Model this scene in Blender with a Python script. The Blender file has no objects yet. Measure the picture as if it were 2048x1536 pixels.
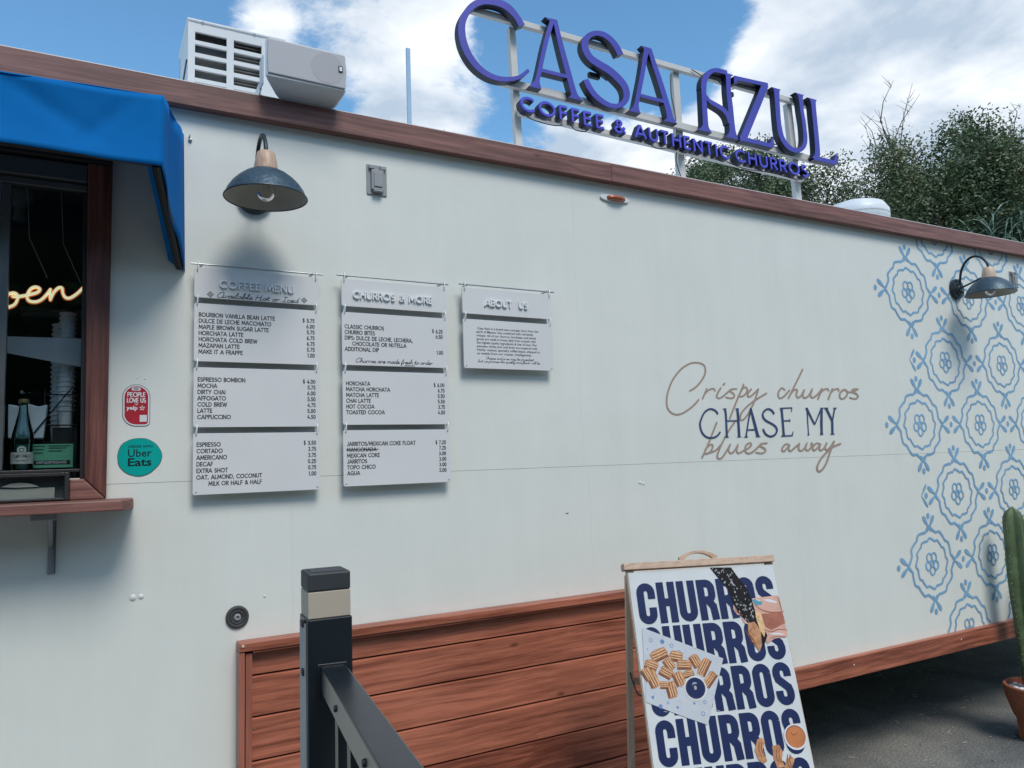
import bpy, math, random
from mathutils import Vector, Matrix

C = bpy.context.scene.collection
R = math.radians
PI = math.pi

# ------------------------------------------------------------------ camera
cam_d = bpy.data.cameras.new('camera')
cam = bpy.data.objects.new('camera', cam_d)
C.objects.link(cam)
yaw, pitch, roll = R(28.904), R(5.881), R(-1.949)
fwd = Vector((math.sin(yaw) * math.cos(pitch), math.cos(yaw) * math.cos(pitch), math.sin(pitch)))
rgt0 = Vector((math.cos(yaw), -math.sin(yaw), 0))
up0 = rgt0.cross(fwd)
rgt = rgt0 * math.cos(roll) + up0 * math.sin(roll)
upv = -rgt0 * math.sin(roll) + up0 * math.cos(roll)
mat = Matrix((rgt, upv, -fwd)).transposed().to_4x4()
mat.translation = Vector((0, -2.65, 1.6))
cam.matrix_world = mat
cam_d.sensor_width = 36
cam_d.lens = 36 * 1540.4 / 2048
cam_d.clip_start = 0.02
cam_d.clip_end = 3000
bpy.context.scene.camera = cam

# ------------------------------------------------------------------ world, sun, exposure
SUN_DIR = Vector((0.03, -0.60, 0.80)).normalized()
world = bpy.data.worlds.new('World')
bpy.context.scene.world = world
world.use_nodes = True
nt = world.node_tree
nt.nodes.clear()
N = nt.nodes.new
L = nt.links.new
out = N('ShaderNodeOutputWorld')
sky = N('ShaderNodeTexSky')
sky.sky_type = 'NISHITA'
sky.sun_disc = False
sky.sun_elevation = math.asin(SUN_DIR.z)
sky.sun_rotation = math.atan2(SUN_DIR.x, SUN_DIR.y)
sky.altitude = 50
sky.air_density = 1.0
sky.dust_density = 0.25
sky.ozone_density = 1.6
bg_sky = N('ShaderNodeBackground')
bg_sky.inputs[1].default_value = 0.080
hs = N('ShaderNodeHueSaturation')
hs.inputs['Saturation'].default_value = 1.05
hs.inputs['Value'].default_value = SKY_V = 1.0
L(sky.outputs[0], hs.inputs['Color'])
tint = N('ShaderNodeMix')
tint.data_type = 'RGBA'
tint.blend_type = 'MULTIPLY'
tint.inputs[0].default_value = 1.0
tint.inputs[7].default_value = (0.80, 1.10, 1.12, 1)
L(hs.outputs[0], tint.inputs[6])
L(tint.outputs[2], bg_sky.inputs[0])
tc = N('ShaderNodeTexCoord')
sep = N('ShaderNodeSeparateXYZ')
L(tc.outputs['Generated'], sep.inputs[0])


def M2(op, a, b=None, c=None, clamp=False):
    n = N('ShaderNodeMath')
    n.operation = op
    n.use_clamp = clamp
    for i, v in enumerate((a, b, c)):
        if v is None:
            continue
        if isinstance(v, (int, float)):
            n.inputs[i].default_value = v
        else:
            L(v, n.inputs[i])
    return n.outputs[0]


zc = M2('ADD', M2('MAXIMUM', sep.outputs[2], 0.0), 0.22)
comb = N('ShaderNodeCombineXYZ')
L(M2('DIVIDE', sep.outputs[0], zc), comb.inputs[0])
L(M2('DIVIDE', sep.outputs[1], zc), comb.inputs[1])


def noise(vec, scale, detail, rough, dist=0.0, loc=(0, 0, 0)):
    mp = N('ShaderNodeMapping')
    mp.inputs['Location'].default_value = loc
    L(vec, mp.inputs[0])
    n = N('ShaderNodeTexNoise')
    n.inputs['Scale'].default_value = scale
    n.inputs['Detail'].default_value = detail
    n.inputs['Roughness'].default_value = rough
    n.inputs['Distortion'].default_value = dist
    L(mp.outputs[0], n.inputs['Vector'])
    return n.outputs[0]


def blob(d, r0, r1, amt):
    v = N('ShaderNodeVectorMath')
    v.operation = 'DOT_PRODUCT'
    L(tc.outputs['Generated'], v.inputs[0])
    v.inputs[1].default_value = Vector(d).normalized()
    m = N('ShaderNodeMapRange')
    m.interpolation_type = 'SMOOTHSTEP'
    m.inputs[1].default_value = math.cos(R(r1))
    m.inputs[2].default_value = math.cos(R(r0))
    m.inputs[3].default_value = 0
    m.inputs[4].default_value = amt
    L(v.outputs['Value'], m.inputs[0])
    return m.outputs[0]


n1 = noise(comb.outputs[0], 2.3, 12, 0.60, 0.25, (3.3, 1.7, 0))
n2 = noise(comb.outputs[0], 9.0, 10, 0.66, 0.3, (7.1, 2.2, 0))
cov = M2('ADD', n1, M2('MULTIPLY', M2('SUBTRACT', n2, 0.5), 0.30))
# the big bank to the right, the loose pair of clouds over the trailer, blue between
for d, r0, r1, amt in (((0.86, 0.40, 0.42), 8, 21, 0.30), ((0.72, 0.60, 0.33), 5, 13, 0.22), ((0.56, 0.73, 0.33), 2, 9, 0.22),
                       ((0.37, 0.80, 0.47), 3, 10, 0.17), ((0.26, 0.83, 0.46), 2, 10, 0.13), ((0.12, 0.85, 0.52), 1, 5, 0.10),
                       ((0.55, 0.66, 0.50), 3, 9, -0.26), ((0.47, 0.74, 0.51), 2, 6, -0.18), ((0.45, 0.80, 0.37), 1, 5, -0.18),
                       ((-0.06, 0.88, 0.44), 5, 15, -0.32), ((0.2, 0.9, 0.35), 2, 9, -0.19)):
    cov = M2('ADD', cov, blob(d, r0, r1, amt))
cr = N('ShaderNodeMapRange')
cr.interpolation_type = 'SMOOTHSTEP'
cr.inputs[1].default_value = 0.465
cr.inputs[2].default_value = 0.620
L(cov, cr.inputs[0])
shade = noise(comb.outputs[0], 3.2, 8, 0.55, 0.2, (1.3, 5.2, 0))
ccol = N('ShaderNodeValToRGB')
ccol.color_ramp.elements[0].position = 0.39
ccol.color_ramp.elements[0].color = (0.40, 0.48, 0.58, 1)
ccol.color_ramp.elements[1].position = 0.60
ccol.color_ramp.elements[1].color = (0.80, 0.83, 0.86, 1)
L(shade, ccol.inputs[0])
bg_c = N('ShaderNodeBackground')
bg_c.inputs[1].default_value = CLOUD = 0.58
L(ccol.outputs[0], bg_c.inputs[0])
mix = N('ShaderNodeMixShader')
L(M2('MULTIPLY', cr.outputs[0], 0.94), mix.inputs[0])
L(bg_sky.outputs[0], mix.inputs[1])
L(bg_c.outputs[0], mix.inputs[2])
L(mix.outputs[0], out.inputs[0])

sun_d = bpy.data.lights.new('sun', 'SUN')
sun_d.energy = 1.05
sun_d.angle = R(23)
sun_d.color = (1.0, 0.945, 0.865)
sun = bpy.data.objects.new('sun', sun_d)
C.objects.link(sun)
sun.rotation_euler = (-SUN_DIR).to_track_quat('-Z', 'Y').to_euler()

sc = bpy.context.scene
sc.view_settings.view_transform = 'Standard'
sc.view_settings.look = 'None'
sc.view_settings.gamma = 1
sc.view_settings.use_curve_mapping = False
sc.view_settings.exposure = 1.20

# ------------------------------------------------------------------ materials


def mat_new(name):
    m = bpy.data.materials.new(name)
    m.use_nodes = True
    nt = m.node_tree
    b = nt.nodes['Principled BSDF']
    return m, nt, b


def mat_plain(name, col, rough=0.5, metal=0.0, spec=0.5, var=0.06, scale=8, bump=0.0, bscale=60, coat=0.0):
    """colour with fine procedural mottling, wear in the gloss and optional fine relief"""
    m, nt, b = mat_new(name)
    n = nt.nodes.new
    l = nt.links.new
    tcn = n('ShaderNodeTexCoord')
    oi = n('ShaderNodeObjectInfo')
    add = n('ShaderNodeVectorMath')
    add.operation = 'ADD'
    l(tcn.outputs['Object'], add.inputs[0])
    l(oi.outputs['Random'], add.inputs[1])
    no = n('ShaderNodeTexNoise')
    no.inputs['Scale'].default_value = scale
    no.inputs['Detail'].default_value = 6
    no.inputs['Roughness'].default_value = 0.65
    l(add.outputs[0], no.inputs['Vector'])
    r = n('ShaderNodeValToRGB')
    r.color_ramp.elements[0].position = 0.3
    r.color_ramp.elements[1].position = 0.7
    r.color_ramp.elements[0].color = tuple(max(0, c * (1 - var)) for c in col) + (1,)
    r.color_ramp.elements[1].color = tuple(min(1, c * (1 + var)) for c in col) + (1,)
    l(no.outputs[0], r.inputs[0])
    l(r.outputs[0], b.inputs['Base Color'])
    mr = n('ShaderNodeMapRange')
    mr.inputs[3].default_value = max(0.02, rough - 0.07)
    mr.inputs[4].default_value = min(1, rough + 0.07)
    l(no.outputs[0], mr.inputs[0])
    l(mr.outputs[0], b.inputs['Roughness'])
    b.inputs['Metallic'].default_value = metal
    b.inputs['Specular IOR Level'].default_value = spec
    b.inputs['Coat Weight'].default_value = coat
    if bump:
        nb = n('ShaderNodeTexNoise')
        nb.inputs['Scale'].default_value = bscale
        nb.inputs['Detail'].default_value = 4
        l(add.outputs[0], nb.inputs['Vector'])
        bp = n('ShaderNodeBump')
        bp.inputs['Strength'].default_value = bump
        bp.inputs['Distance'].default_value = 0.002
        l(nb.outputs[0], bp.inputs['Height'])
        l(bp.outputs[0], b.inputs['Normal'])
    return m


def mat_wood(name, c0, c1, axis='X', rough=0.45, knots=True, fine=1.0, bump=0.35):
    """long-grained board; grain runs along axis, each board samples its own stretch"""
    m, nt, b = mat_new(name)
    n = nt.nodes.new
    l = nt.links.new
    tcn = n('ShaderNodeTexCoord')
    oi = n('ShaderNodeObjectInfo')
    mul = n('ShaderNodeVectorMath')
    mul.operation = 'SCALE'
    cx = n('ShaderNodeCombineXYZ')
    for i in range(3):
        l(oi.outputs['Random'], cx.inputs[i])
    l(cx.outputs[0], mul.inputs[0])
    mul.inputs['Scale'].default_value = 7.0
    add = n('ShaderNodeVectorMath')
    add.operation = 'ADD'
    l(tcn.outputs['Object'], add.inputs[0])
    l(mul.outputs[0], add.inputs[1])
    # gentle warp so that the grain wanders
    wn = n('ShaderNodeTexNoise')
    wn.inputs['Scale'].default_value = 2.2
    wn.inputs['Detail'].default_value = 2
    l(add.outputs[0], wn.inputs['Vector'])
    ws = n('ShaderNodeVectorMath')
    ws.operation = 'MULTIPLY_ADD'
    l(wn.outputs['Color'], ws.inputs[0])
    ws.inputs[1].default_value = (0.035, 0.035, 0.035)
    l(add.outputs[0], ws.inputs[2])
    mp = n('ShaderNodeMapping')
    s = {'X': (1.3, 46, 46), 'Y': (46, 1.3, 46), 'Z': (46, 46, 1.3)}[axis]
    mp.inputs['Scale'].default_value = tuple(v * fine for v in s)
    l(ws.outputs[0], mp.inputs[0])
    g = n('ShaderNodeTexNoise')
    g.inputs['Scale'].default_value = 1.5
    g.inputs['Detail'].default_value = 8
    g.inputs['Roughness'].default_value = 0.7
    l(mp.outputs[0], g.inputs['Vector'])
    br = n('ShaderNodeTexNoise')
    br.inputs['Scale'].default_value = 1.7
    br.inputs['Detail'].default_value = 3
    l(ws.outputs[0], br.inputs['Vector'])
    av = n('ShaderNodeMath')
    av.operation = 'MULTIPLY_ADD'
    l(br.outputs[0], av.inputs[0])
    av.inputs[1].default_value = 0.22
    gg = n('ShaderNodeMath')
    gg.operation = 'MULTIPLY'
    l(g.outputs[0], gg.inputs[0])
    gg.inputs[1].default_value = 0.72
    l(gg.outputs[0], av.inputs[2])
    r = n('ShaderNodeValToRGB')
    r.color_ramp.elements[0].position = 0.41
    r.color_ramp.elements[1].position = 0.63
    r.color_ramp.elements[0].color = c0 + (1,)
    r.color_ramp.elements[1].color = c1 + (1,)
    vv = n('ShaderNodeMath')
    vv.operation = 'MULTIPLY_ADD'
    l(oi.outputs['Random'], vv.inputs[0])
    vv.inputs[1].default_value = 0.10
    l(av.outputs[0], vv.inputs[2])
    l(vv.outputs[0], r.inputs[0])
    colout = r.outputs[0]
    if knots:
        kp = n('ShaderNodeMapping')
        kp.inputs['Scale'].default_value = {'X': (1.0, 0.0, 2.4), 'Y': (2.2, 1.0, 2.2), 'Z': (2.4, 0.0, 1.0)}[axis]
        l(ws.outputs[0], kp.inputs[0])
        vo = n('ShaderNodeTexVoronoi')
        vo.inputs['Scale'].default_value = 3.0
        l(kp.outputs[0], vo.inputs['Vector'])
        kr = n('ShaderNodeMapRange')
        kr.inputs[1].default_value = 0.015
        kr.inputs[2].default_value = 0.075
        kr.inputs[3].default_value = 0.8
        kr.inputs[4].default_value = 0.0
        l(vo.outputs['Distance'], kr.inputs[0])
        mx = n('ShaderNodeMix')
        mx.data_type = 'RGBA'
        l(kr.outputs[0], mx.inputs[0])
        l(colout, mx.inputs[6])
        mx.inputs[7].default_value = tuple(c * 0.5 for c in c0) + (1,)
        colout = mx.outputs[2]
    l(colout, b.inputs['Base Color'])
    b.inputs['Roughness'].default_value = rough
    bp = n('ShaderNodeBump')
    bp.inputs['Strength'].default_value = bump
    bp.inputs['Distance'].default_value = 0.0012
    l(g.outputs[0], bp.inputs['Height'])
    l(bp.outputs[0], b.inputs['Normal'])
    return m


def mat_glass(name, tint=(0.9, 0.95, 0.95), rough=0.0, refl=1.0):
    m = bpy.data.materials.new(name)
    m.use_nodes = True
    nt = m.node_tree
    nt.nodes.clear()
    n = nt.nodes.new
    o = n('ShaderNodeOutputMaterial')
    t = n('ShaderNodeBsdfTransparent')
    t.inputs[0].default_value = tint + (1,)
    g = n('ShaderNodeBsdfGlossy')
    g.inputs['Roughness'].default_value = rough
    f = n('ShaderNodeFresnel')
    f.inputs[0].default_value = 1.5
    mu = n('ShaderNodeMath')
    mu.operation = 'MULTIPLY'
    mu.inputs[1].default_value = refl
    nt.links.new(f.outputs[0], mu.inputs[0])
    mx = n('ShaderNodeMixShader')
    nt.links.new(mu.outputs[0], mx.inputs[0])
    nt.links.new(t.outputs[0], mx.inputs[1])
    nt.links.new(g.outputs[0], mx.inputs[2])
    nt.links.new(mx.outputs[0], o.inputs[0])
    return m


def mat_emit(name, col, s):
    m, nt, b = mat_new(name)
    b.inputs['Base Color'].default_value = col + (1,)
    b.inputs['Emission Color'].default_value = col + (1,)
    b.inputs['Emission Strength'].default_value = s
    b.inputs['Roughness'].default_value = 0.5
    return m


def mat_wall():
    """painted sheet-metal side: slight hand-brushed mottling, streaks of grime, faint dents"""
    m, nt, b = mat_new('wall_paint')
    n = nt.nodes.new
    l = nt.links.new
    g = n('ShaderNodeNewGeometry')
    mp = n('ShaderNodeMapping')
    mp.inputs['Scale'].default_value = (5.0, 1, 0.7)
    l(g.outputs['Position'], mp.inputs[0])
    st = n('ShaderNodeTexNoise')
    st.inputs['Scale'].default_value = 1.6
    st.inputs['Detail'].default_value = 7
    st.inputs['Roughness'].default_value = 0.7
    l(mp.outputs[0], st.inputs['Vector'])
    no = n('ShaderNodeTexNoise')
    no.inputs['Scale'].default_value = 1.3
    no.inputs['Detail'].default_value = 8
    no.inputs['Roughness'].default_value = 0.6
    l(g.outputs['Position'], no.inputs['Vector'])
    mm = n('ShaderNodeMath')
    mm.operation = 'ADD'
    l(st.outputs[0], mm.inputs[0])
    l(no.outputs[0], mm.inputs[1])
    r = n('ShaderNodeValToRGB')
    r.color_ramp.elements[0].position = 0.40
    r.color_ramp.elements[1].position = 0.62
    r.color_ramp.elements[0].color = (0.712, 0.728, 0.676, 1)
    r.color_ramp.elements[1].color = (0.756, 0.772, 0.720, 1)
    hf = n('ShaderNodeMath')
    hf.operation = 'MULTIPLY'
    hf.inputs[1].default_value = 0.5
    l(mm.outputs[0], hf.inputs[0])
    l(hf.outputs[0], r.inputs[0])
    # scattered specks of dirt
    vo = n('ShaderNodeTexVoronoi')
    vo.inputs['Scale'].default_value = 4.2
    l(g.outputs['Position'], vo.inputs['Vector'])
    kr = n('ShaderNodeMapRange')
    kr.inputs[1].default_value = 0.010
    kr.inputs[2].default_value = 0.022
    kr.inputs[3].default_value = 0.35
    kr.inputs[4].default_value = 0.0
    l(vo.outputs['Distance'], kr.inputs[0])
    mx = n('ShaderNodeMix')
    mx.data_type = 'RGBA'
    l(kr.outputs[0], mx.inputs[0])
    l(r.outputs[0], mx.inputs[6])
    mx.inputs[7].default_value = (0.33, 0.33, 0.31, 1)
    l(mx.outputs[2], b.inputs['Base Color'])
    b.inputs['Roughness'].default_value = 0.42
    b.inputs['Specular IOR Level'].default_value = 0.4
    d1 = n('ShaderNodeTexNoise')
    d1.inputs['Scale'].default_value = 3.0
    d1.inputs['Detail'].default_value = 4
    l(g.outputs['Position'], d1.inputs['Vector'])
    b1 = n('ShaderNodeBump')
    b1.inputs['Strength'].default_value = 0.5
    b1.inputs['Distance'].default_value = 0.009
    l(d1.outputs[0], b1.inputs['Height'])
    d2 = n('ShaderNodeTexNoise')
    d2.inputs['Scale'].default_value = 210
    d2.inputs['Detail'].default_value = 2
    l(g.outputs['Position'], d2.inputs['Vector'])
    b2 = n('ShaderNodeBump')
    b2.inputs['Strength'].default_value = 0.25
    b2.inputs['Distance'].default_value = 0.0006
    l(d2.outputs[0], b2.inputs['Height'])
    l(b1.outputs[0], b2.inputs['Normal'])
    l(b2.outputs[0], b.inputs['Normal'])
    return m


def mat_asphalt():
    m, nt, b = mat_new('asphalt')
    n = nt.nodes.new
    l = nt.links.new
    g = n('ShaderNodeNewGeometry')
    a = n('ShaderNodeTexNoise')
    a.inputs['Scale'].default_value = 1.4
    a.inputs['Detail'].default_value = 9
    a.inputs['Roughness'].default_value = 0.65
    a.inputs['Distortion'].default_value = 0.8
    l(g.outputs['Position'], a.inputs['Vector'])
    v = n('ShaderNodeTexNoise')
    v.inputs['Scale'].default_value = 95
    v.inputs['Detail'].default_value = 5
    v.inputs['Roughness'].default_value = 0.8
    l(g.outputs['Position'], v.inputs['Vector'])
    r = n('ShaderNodeValToRGB')
    r.color_ramp.elements[0].position = 0.36
    r.color_ramp.elements[1].position = 0.66
    r.color_ramp.elements[0].color = (0.082, 0.092, 0.098, 1)
    r.color_ramp.elements[1].color = (0.235, 0.228, 0.208, 1)
    l(a.outputs[0], r.inputs[0])
    r2 = n('ShaderNodeValToRGB')
    r2.color_ramp.elements[0].position = 0.40
    r2.color_ramp.elements[1].position = 0.70
    r2.color_ramp.elements[0].color = (0.45, 0.45, 0.45, 1)
    r2.color_ramp.elements[1].color = (2.0, 2.0, 1.95, 1)
    l(v.outputs[0], r2.inputs[0])
    mx = n('ShaderNodeMix')
    mx.data_type = 'RGBA'
    mx.blend_type = 'MULTIPLY'
    mx.inputs[0].default_value = 1.0
    l(r.outputs[0], mx.inputs[6])
    l(r2.outputs[0], mx.inputs[7])
    l(mx.outputs[2], b.inputs['Base Color'])
    b.inputs['Roughness'].default_value = 0.9
    bp = n('ShaderNodeBump')
    bp.inputs['Strength'].default_value = 0.8
    bp.inputs['Distance'].default_value = 0.006
    l(v.outputs[0], bp.inputs['Height'])
    l(bp.outputs[0], b.inputs['Normal'])
    return m


def mat_leaf(name, c0, c1, c2):
    m, nt, b = mat_new(name)
    n = nt.nodes.new
    l = nt.links.new
    g = n('ShaderNodeNewGeometry')
    a = n('ShaderNodeTexNoise')
    a.inputs['Scale'].default_value = 1.1
    a.inputs['Detail'].default_value = 4
    l(g.outputs['Position'], a.inputs['Vector'])
    wn = n('ShaderNodeTexWhiteNoise')
    rp = n('ShaderNodeVectorMath')
    rp.operation = 'SNAP'
    rp.inputs[1].default_value = (0.11, 0.11, 0.11)
    l(g.outputs['Position'], rp.inputs[0])
    l(rp.outputs[0], wn.inputs['Vector'])
    mm = n('ShaderNodeMath')
    mm.operation = 'MULTIPLY_ADD'
    l(wn.outputs['Value'], mm.inputs[0])
    mm.inputs[1].default_value = 0.4
    l(a.outputs[0], mm.inputs[2])
    r = n('ShaderNodeValToRGB')
    r.color_ramp.elements[0].position = 0.45
    r.color_ramp.elements[0].color = c0 + (1,)
    r.color_ramp.elements[1].position = 0.95
    r.color_ramp.elements[1].color = c2 + (1,)
    e = r.color_ramp.elements.new(0.7)
    e.color = c1 + (1,)
    l(mm.outputs[0], r.inputs[0])
    l(r.outputs[0], b.inputs['Base Color'])
    b.inputs['Roughness'].default_value = 0.55
    b.inputs['Specular IOR Level'].default_value = 0.35
    return m


def mat_hammered(name, col):
    m, nt, b = mat_new(name)
    n = nt.nodes.new
    l = nt.links.new
    tcn = n('ShaderNodeTexCoord')
    vo = n('ShaderNodeTexVoronoi')
    vo.inputs['Scale'].default_value = 95
    vo.feature = 'SMOOTH_F1'
    vo.inputs['Smoothness'].default_value = 0.4
    l(tcn.outputs['Object'], vo.inputs['Vector'])
    bp = n('ShaderNodeBump')
    bp.inputs['Strength'].default_value = 0.35
    bp.inputs['Distance'].default_value = 0.003
    l(vo.outputs['Distance'], bp.inputs['Height'])
    l(bp.outputs[0], b.inputs['Normal'])
    r = n('ShaderNodeValToRGB')
    r.color_ramp.elements[0].color = tuple(c * 0.8 for c in col) + (1,)
    r.color_ramp.elements[1].color = tuple(c * 1.35 for c in col) + (1,)
    l(vo.outputs['Distance'], r.inputs[0])
    l(r.outputs[0], b.inputs['Base Color'])
    b.inputs['Metallic'].default_value = 0.35
    b.inputs['Roughness'].default_value = 0.44
    return m


def mat_fabric(name, col, var=0.12, trans=0.0):
    m, nt, b = mat_new(name)
    n = nt.nodes.new
    l = nt.links.new
    g = n('ShaderNodeTexCoord')
    a = n('ShaderNodeTexNoise')
    a.inputs['Scale'].default_value = 3.5
    a.inputs['Detail'].default_value = 8
    a.inputs['Roughness'].default_value = 0.7
    l(g.outputs['Object'], a.inputs['Vector'])
    r = n('ShaderNodeValToRGB')
    r.color_ramp.elements[0].position = 0.3
    r.color_ramp.elements[1].position = 0.75
    r.color_ramp.elements[0].color = tuple(c * (1 - var) for c in col) + (1,)
    r.color_ramp.elements[1].color = tuple(min(1, c * (1 + var)) for c in col) + (1,)
    l(a.outputs[0], r.inputs[0])
    l(r.outputs[0], b.inputs['Base Color'])
    b.inputs['Roughness'].default_value = 0.85
    b.inputs['Specular IOR Level'].default_value = 0.12
    w = n('ShaderNodeTexNoise')
    w.inputs['Scale'].default_value = 420
    l(g.outputs['Object'], w.inputs['Vector'])
    bp = n('ShaderNodeBump')
    bp.inputs['Strength'].default_value = 0.3
    bp.inputs['Distance'].default_value = 0.0008
    l(w.outputs[0], bp.inputs['Height'])
    l(bp.outputs[0], b.inputs['Normal'])
    return m


MT = {}
MT['wall'] = mat_wall()
MT['asphalt'] = mat_asphalt()
MT['trimwood'] = mat_wood('trim_board', (0.130, 0.054, 0.043), (0.330, 0.150, 0.122), 'X', rough=0.5)
MT['trimwood_shade'] = mat_wood('trim_board_shaded', (0.070, 0.022, 0.017), (0.230, 0.080, 0.060), 'Z', rough=0.5)  # darker than the other trim: awning shade put into the wood colour
MT['redwood'] = mat_wood('red_plank', (0.150, 0.038, 0.020), (0.500, 0.165, 0.096), 'X', rough=0.42)
MT['redwoodz'] = mat_wood('red_plank_upright', (0.150, 0.044, 0.028), (0.400, 0.140, 0.092), 'Z', rough=0.42)
MT['pine'] = mat_wood('pine', (0.42, 0.27, 0.18), (0.62, 0.45, 0.33), 'X', rough=0.55, knots=False, fine=1.6, bump=0.2)
MT['pinez'] = mat_wood('pine_upright', (0.48, 0.36, 0.25), (0.68, 0.54, 0.40), 'Z', rough=0.6, knots=False, fine=1.6, bump=0.2)
MT['lampwood'] = mat_wood('lamp_wood', (0.46, 0.30, 0.20), (0.70, 0.52, 0.40), 'Z', rough=0.5, knots=False, fine=2.5, bump=0.2)
MT['awning'] = mat_fabric('awning_canvas', (0.002, 0.145, 0.44))
MT['navy'] = mat_plain('menu_ink', (0.018, 0.024, 0.036), 0.6, var=0.1)
MT['panel'] = mat_plain('menu_panel', (0.69, 0.685, 0.68), 0.45, var=0.02, scale=5)
MT['panel_edge'] = mat_plain('raised_white', (0.78, 0.80, 0.81), 0.4, var=0.02)
MT['rack'] = mat_plain('backing_rail', (0.48, 0.48, 0.47), 0.5, var=0.1)
MT['steel'] = mat_plain('brushed_steel', (0.45, 0.47, 0.48), 0.32, metal=0.9, var=0.08)
MT['white'] = mat_plain('white_paint', (0.74, 0.76, 0.77), 0.4, var=0.03)
MT['acwhite'] = mat_plain('appliance_white', (0.66, 0.68, 0.69), 0.42, var=0.03)
MT['grille'] = mat_plain('speaker_grille', (0.47, 0.475, 0.50), 0.65, var=0.03, bump=0.4, bscale=900)
MT['acdark'] = mat_plain('coil_dark', (0.10, 0.105, 0.10), 0.6, var=0.35, scale=30)
MT['fin'] = mat_plain('coil_fin', (0.30, 0.29, 0.27), 0.5, metal=0.4, var=0.3, scale=40)
MT['frame_cream'] = mat_plain('cream_tube', (0.60, 0.585, 0.56), 0.45, var=0.05)
MT['sign_face'] = mat_plain('sign_blue', (0.055, 0.052, 0.40), 0.38, var=0.10, scale=5, coat=0.2)
MT['sign_side'] = mat_plain('sign_side_navy', (0.008, 0.010, 0.028), 0.4, var=0.15)
MT['sign_face2'] = mat_plain('sign_bright_blue', (0.085, 0.075, 0.60), 0.35, var=0.08, scale=6, coat=0.2)
MT['sign_edge'] = mat_plain('sign_edge_blue', (0.012, 0.014, 0.33), 0.35, var=0.1)
MT['black'] = mat_plain('black_metal', (0.009, 0.014, 0.019), 0.30, spec=0.5, var=0.15)
MT['blackp'] = mat_plain('black_plastic', (0.018, 0.019, 0.020), 0.55, var=0.2)
MT['rubber'] = mat_plain('grey_rubber', (0.050, 0.052, 0.054), 0.7, var=0.15)
MT['cap'] = mat_plain('post_cap_grey', (0.034, 0.040, 0.045), 0.55, var=0.15)
MT['tan'] = mat_plain('tan_band', (0.46, 0.40, 0.32), 0.55, var=0.06)
MT['tan_print'] = mat_plain('tan_paint', (0.38, 0.285, 0.225), 0.5, var=0.05)
MT['blue_print'] = mat_plain('navy_paint', (0.036, 0.062, 0.16), 0.5, var=0.06)
MT['mural'] = mat_plain('mural_blue', (0.205, 0.39, 0.58), 0.5, var=0.16, scale=7)
MT['lampblue'] = mat_hammered('hammered_navy', (0.042, 0.078, 0.105))
MT['lampmetal'] = mat_plain('lamp_iron', (0.022, 0.033, 0.038), 0.4, metal=0.3, var=0.15)
MT['lampin'] = mat_plain('lamp_lining', (0.40, 0.385, 0.33), 0.5, var=0.08)
MT['grey'] = mat_plain('grey_plastic', (0.30, 0.31, 0.32), 0.5, var=0.06)
MT['amber'] = mat_plain('amber_lens', (0.42, 0.10, 0.035), 0.25, var=0.2, scale=60, coat=0.5)
MT['chrome'] = mat_plain('chrome', (0.7, 0.72, 0.74), 0.15, metal=0.95, var=0.05)
MT['red'] = mat_plain('sticker_red', (0.42, 0.022, 0.035), 0.35, var=0.06)
MT['teal'] = mat_plain('sticker_teal', (0.0, 0.37, 0.325), 0.3, var=0.06, coat=0.3)
MT['stickerwhite'] = mat_plain('sticker_white', (0.72, 0.72, 0.73), 0.35, var=0.03)
MT['darkink'] = mat_plain('sticker_ink', (0.008, 0.020, 0.030), 0.5, spec=0.25, var=0.05)
MT['stickergrey'] = mat_plain('sticker_edge', (0.07, 0.08, 0.10), 0.35, var=0.03)
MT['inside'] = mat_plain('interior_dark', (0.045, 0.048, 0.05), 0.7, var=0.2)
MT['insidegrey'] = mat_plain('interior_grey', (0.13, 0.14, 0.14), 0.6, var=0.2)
MT['alu'] = mat_plain('window_aluminium', (0.16, 0.17, 0.175), 0.35, metal=0.6, var=0.1)
MT['glass'] = mat_glass('window_glass', (0.86, 0.90, 0.91), 0.0, 0.35)
MT['bulb'] = mat_glass('bulb_glass', (0.93, 0.92, 0.88), 0.03, 2.2)
MT['reflband'] = mat_plain('grey_reflection', (0.86, 0.86, 0.88), 0.6, var=0.05)  # pale grey of the added band that imitates a reflection in the glass
_n = MT['reflband'].node_tree
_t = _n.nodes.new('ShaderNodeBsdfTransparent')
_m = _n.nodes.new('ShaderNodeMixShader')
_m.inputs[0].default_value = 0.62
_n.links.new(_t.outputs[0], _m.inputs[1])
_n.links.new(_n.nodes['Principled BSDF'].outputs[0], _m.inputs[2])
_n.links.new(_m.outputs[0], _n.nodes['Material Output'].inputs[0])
MT['neon'] = mat_emit('neon_tube', (1.0, 0.96, 0.60), 0.33)
MT['neonback'] = mat_emit('neon_jacket', (0.62, 0.16, 0.03), 0.17)
MT['acrylic'] = mat_glass('acrylic', (0.82, 0.80, 0.78), 0.05, 1.6)
MT['cup'] = mat_plain('paper_cup', (0.84, 0.84, 0.84), 0.5, var=0.05)
MT['bottle'] = mat_glass('bottle_glass', (0.70, 0.90, 0.89), 0.02, 3.2)
MT['label'] = mat_plain('paper_label', (0.60, 0.60, 0.55), 0.5, var=0.05)
MT['gold'] = mat_plain('cap_gold', (0.40, 0.32, 0.16), 0.35, metal=0.5, var=0.1)
MT['green'] = mat_plain('notice_green', (0.16, 0.50, 0.31), 0.5, var=0.05)
MT['card'] = mat_plain('card_beige', (0.55, 0.50, 0.42), 0.7, var=0.08)
MT['bag'] = mat_plain('pale_bag', (0.72, 0.78, 0.84), 0.6, var=0.12, scale=20)
MT['poster'] = mat_plain('poster_paper', (0.66, 0.685, 0.69), 0.38, var=0.05, scale=7, bump=0.6, bscale=9)
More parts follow.
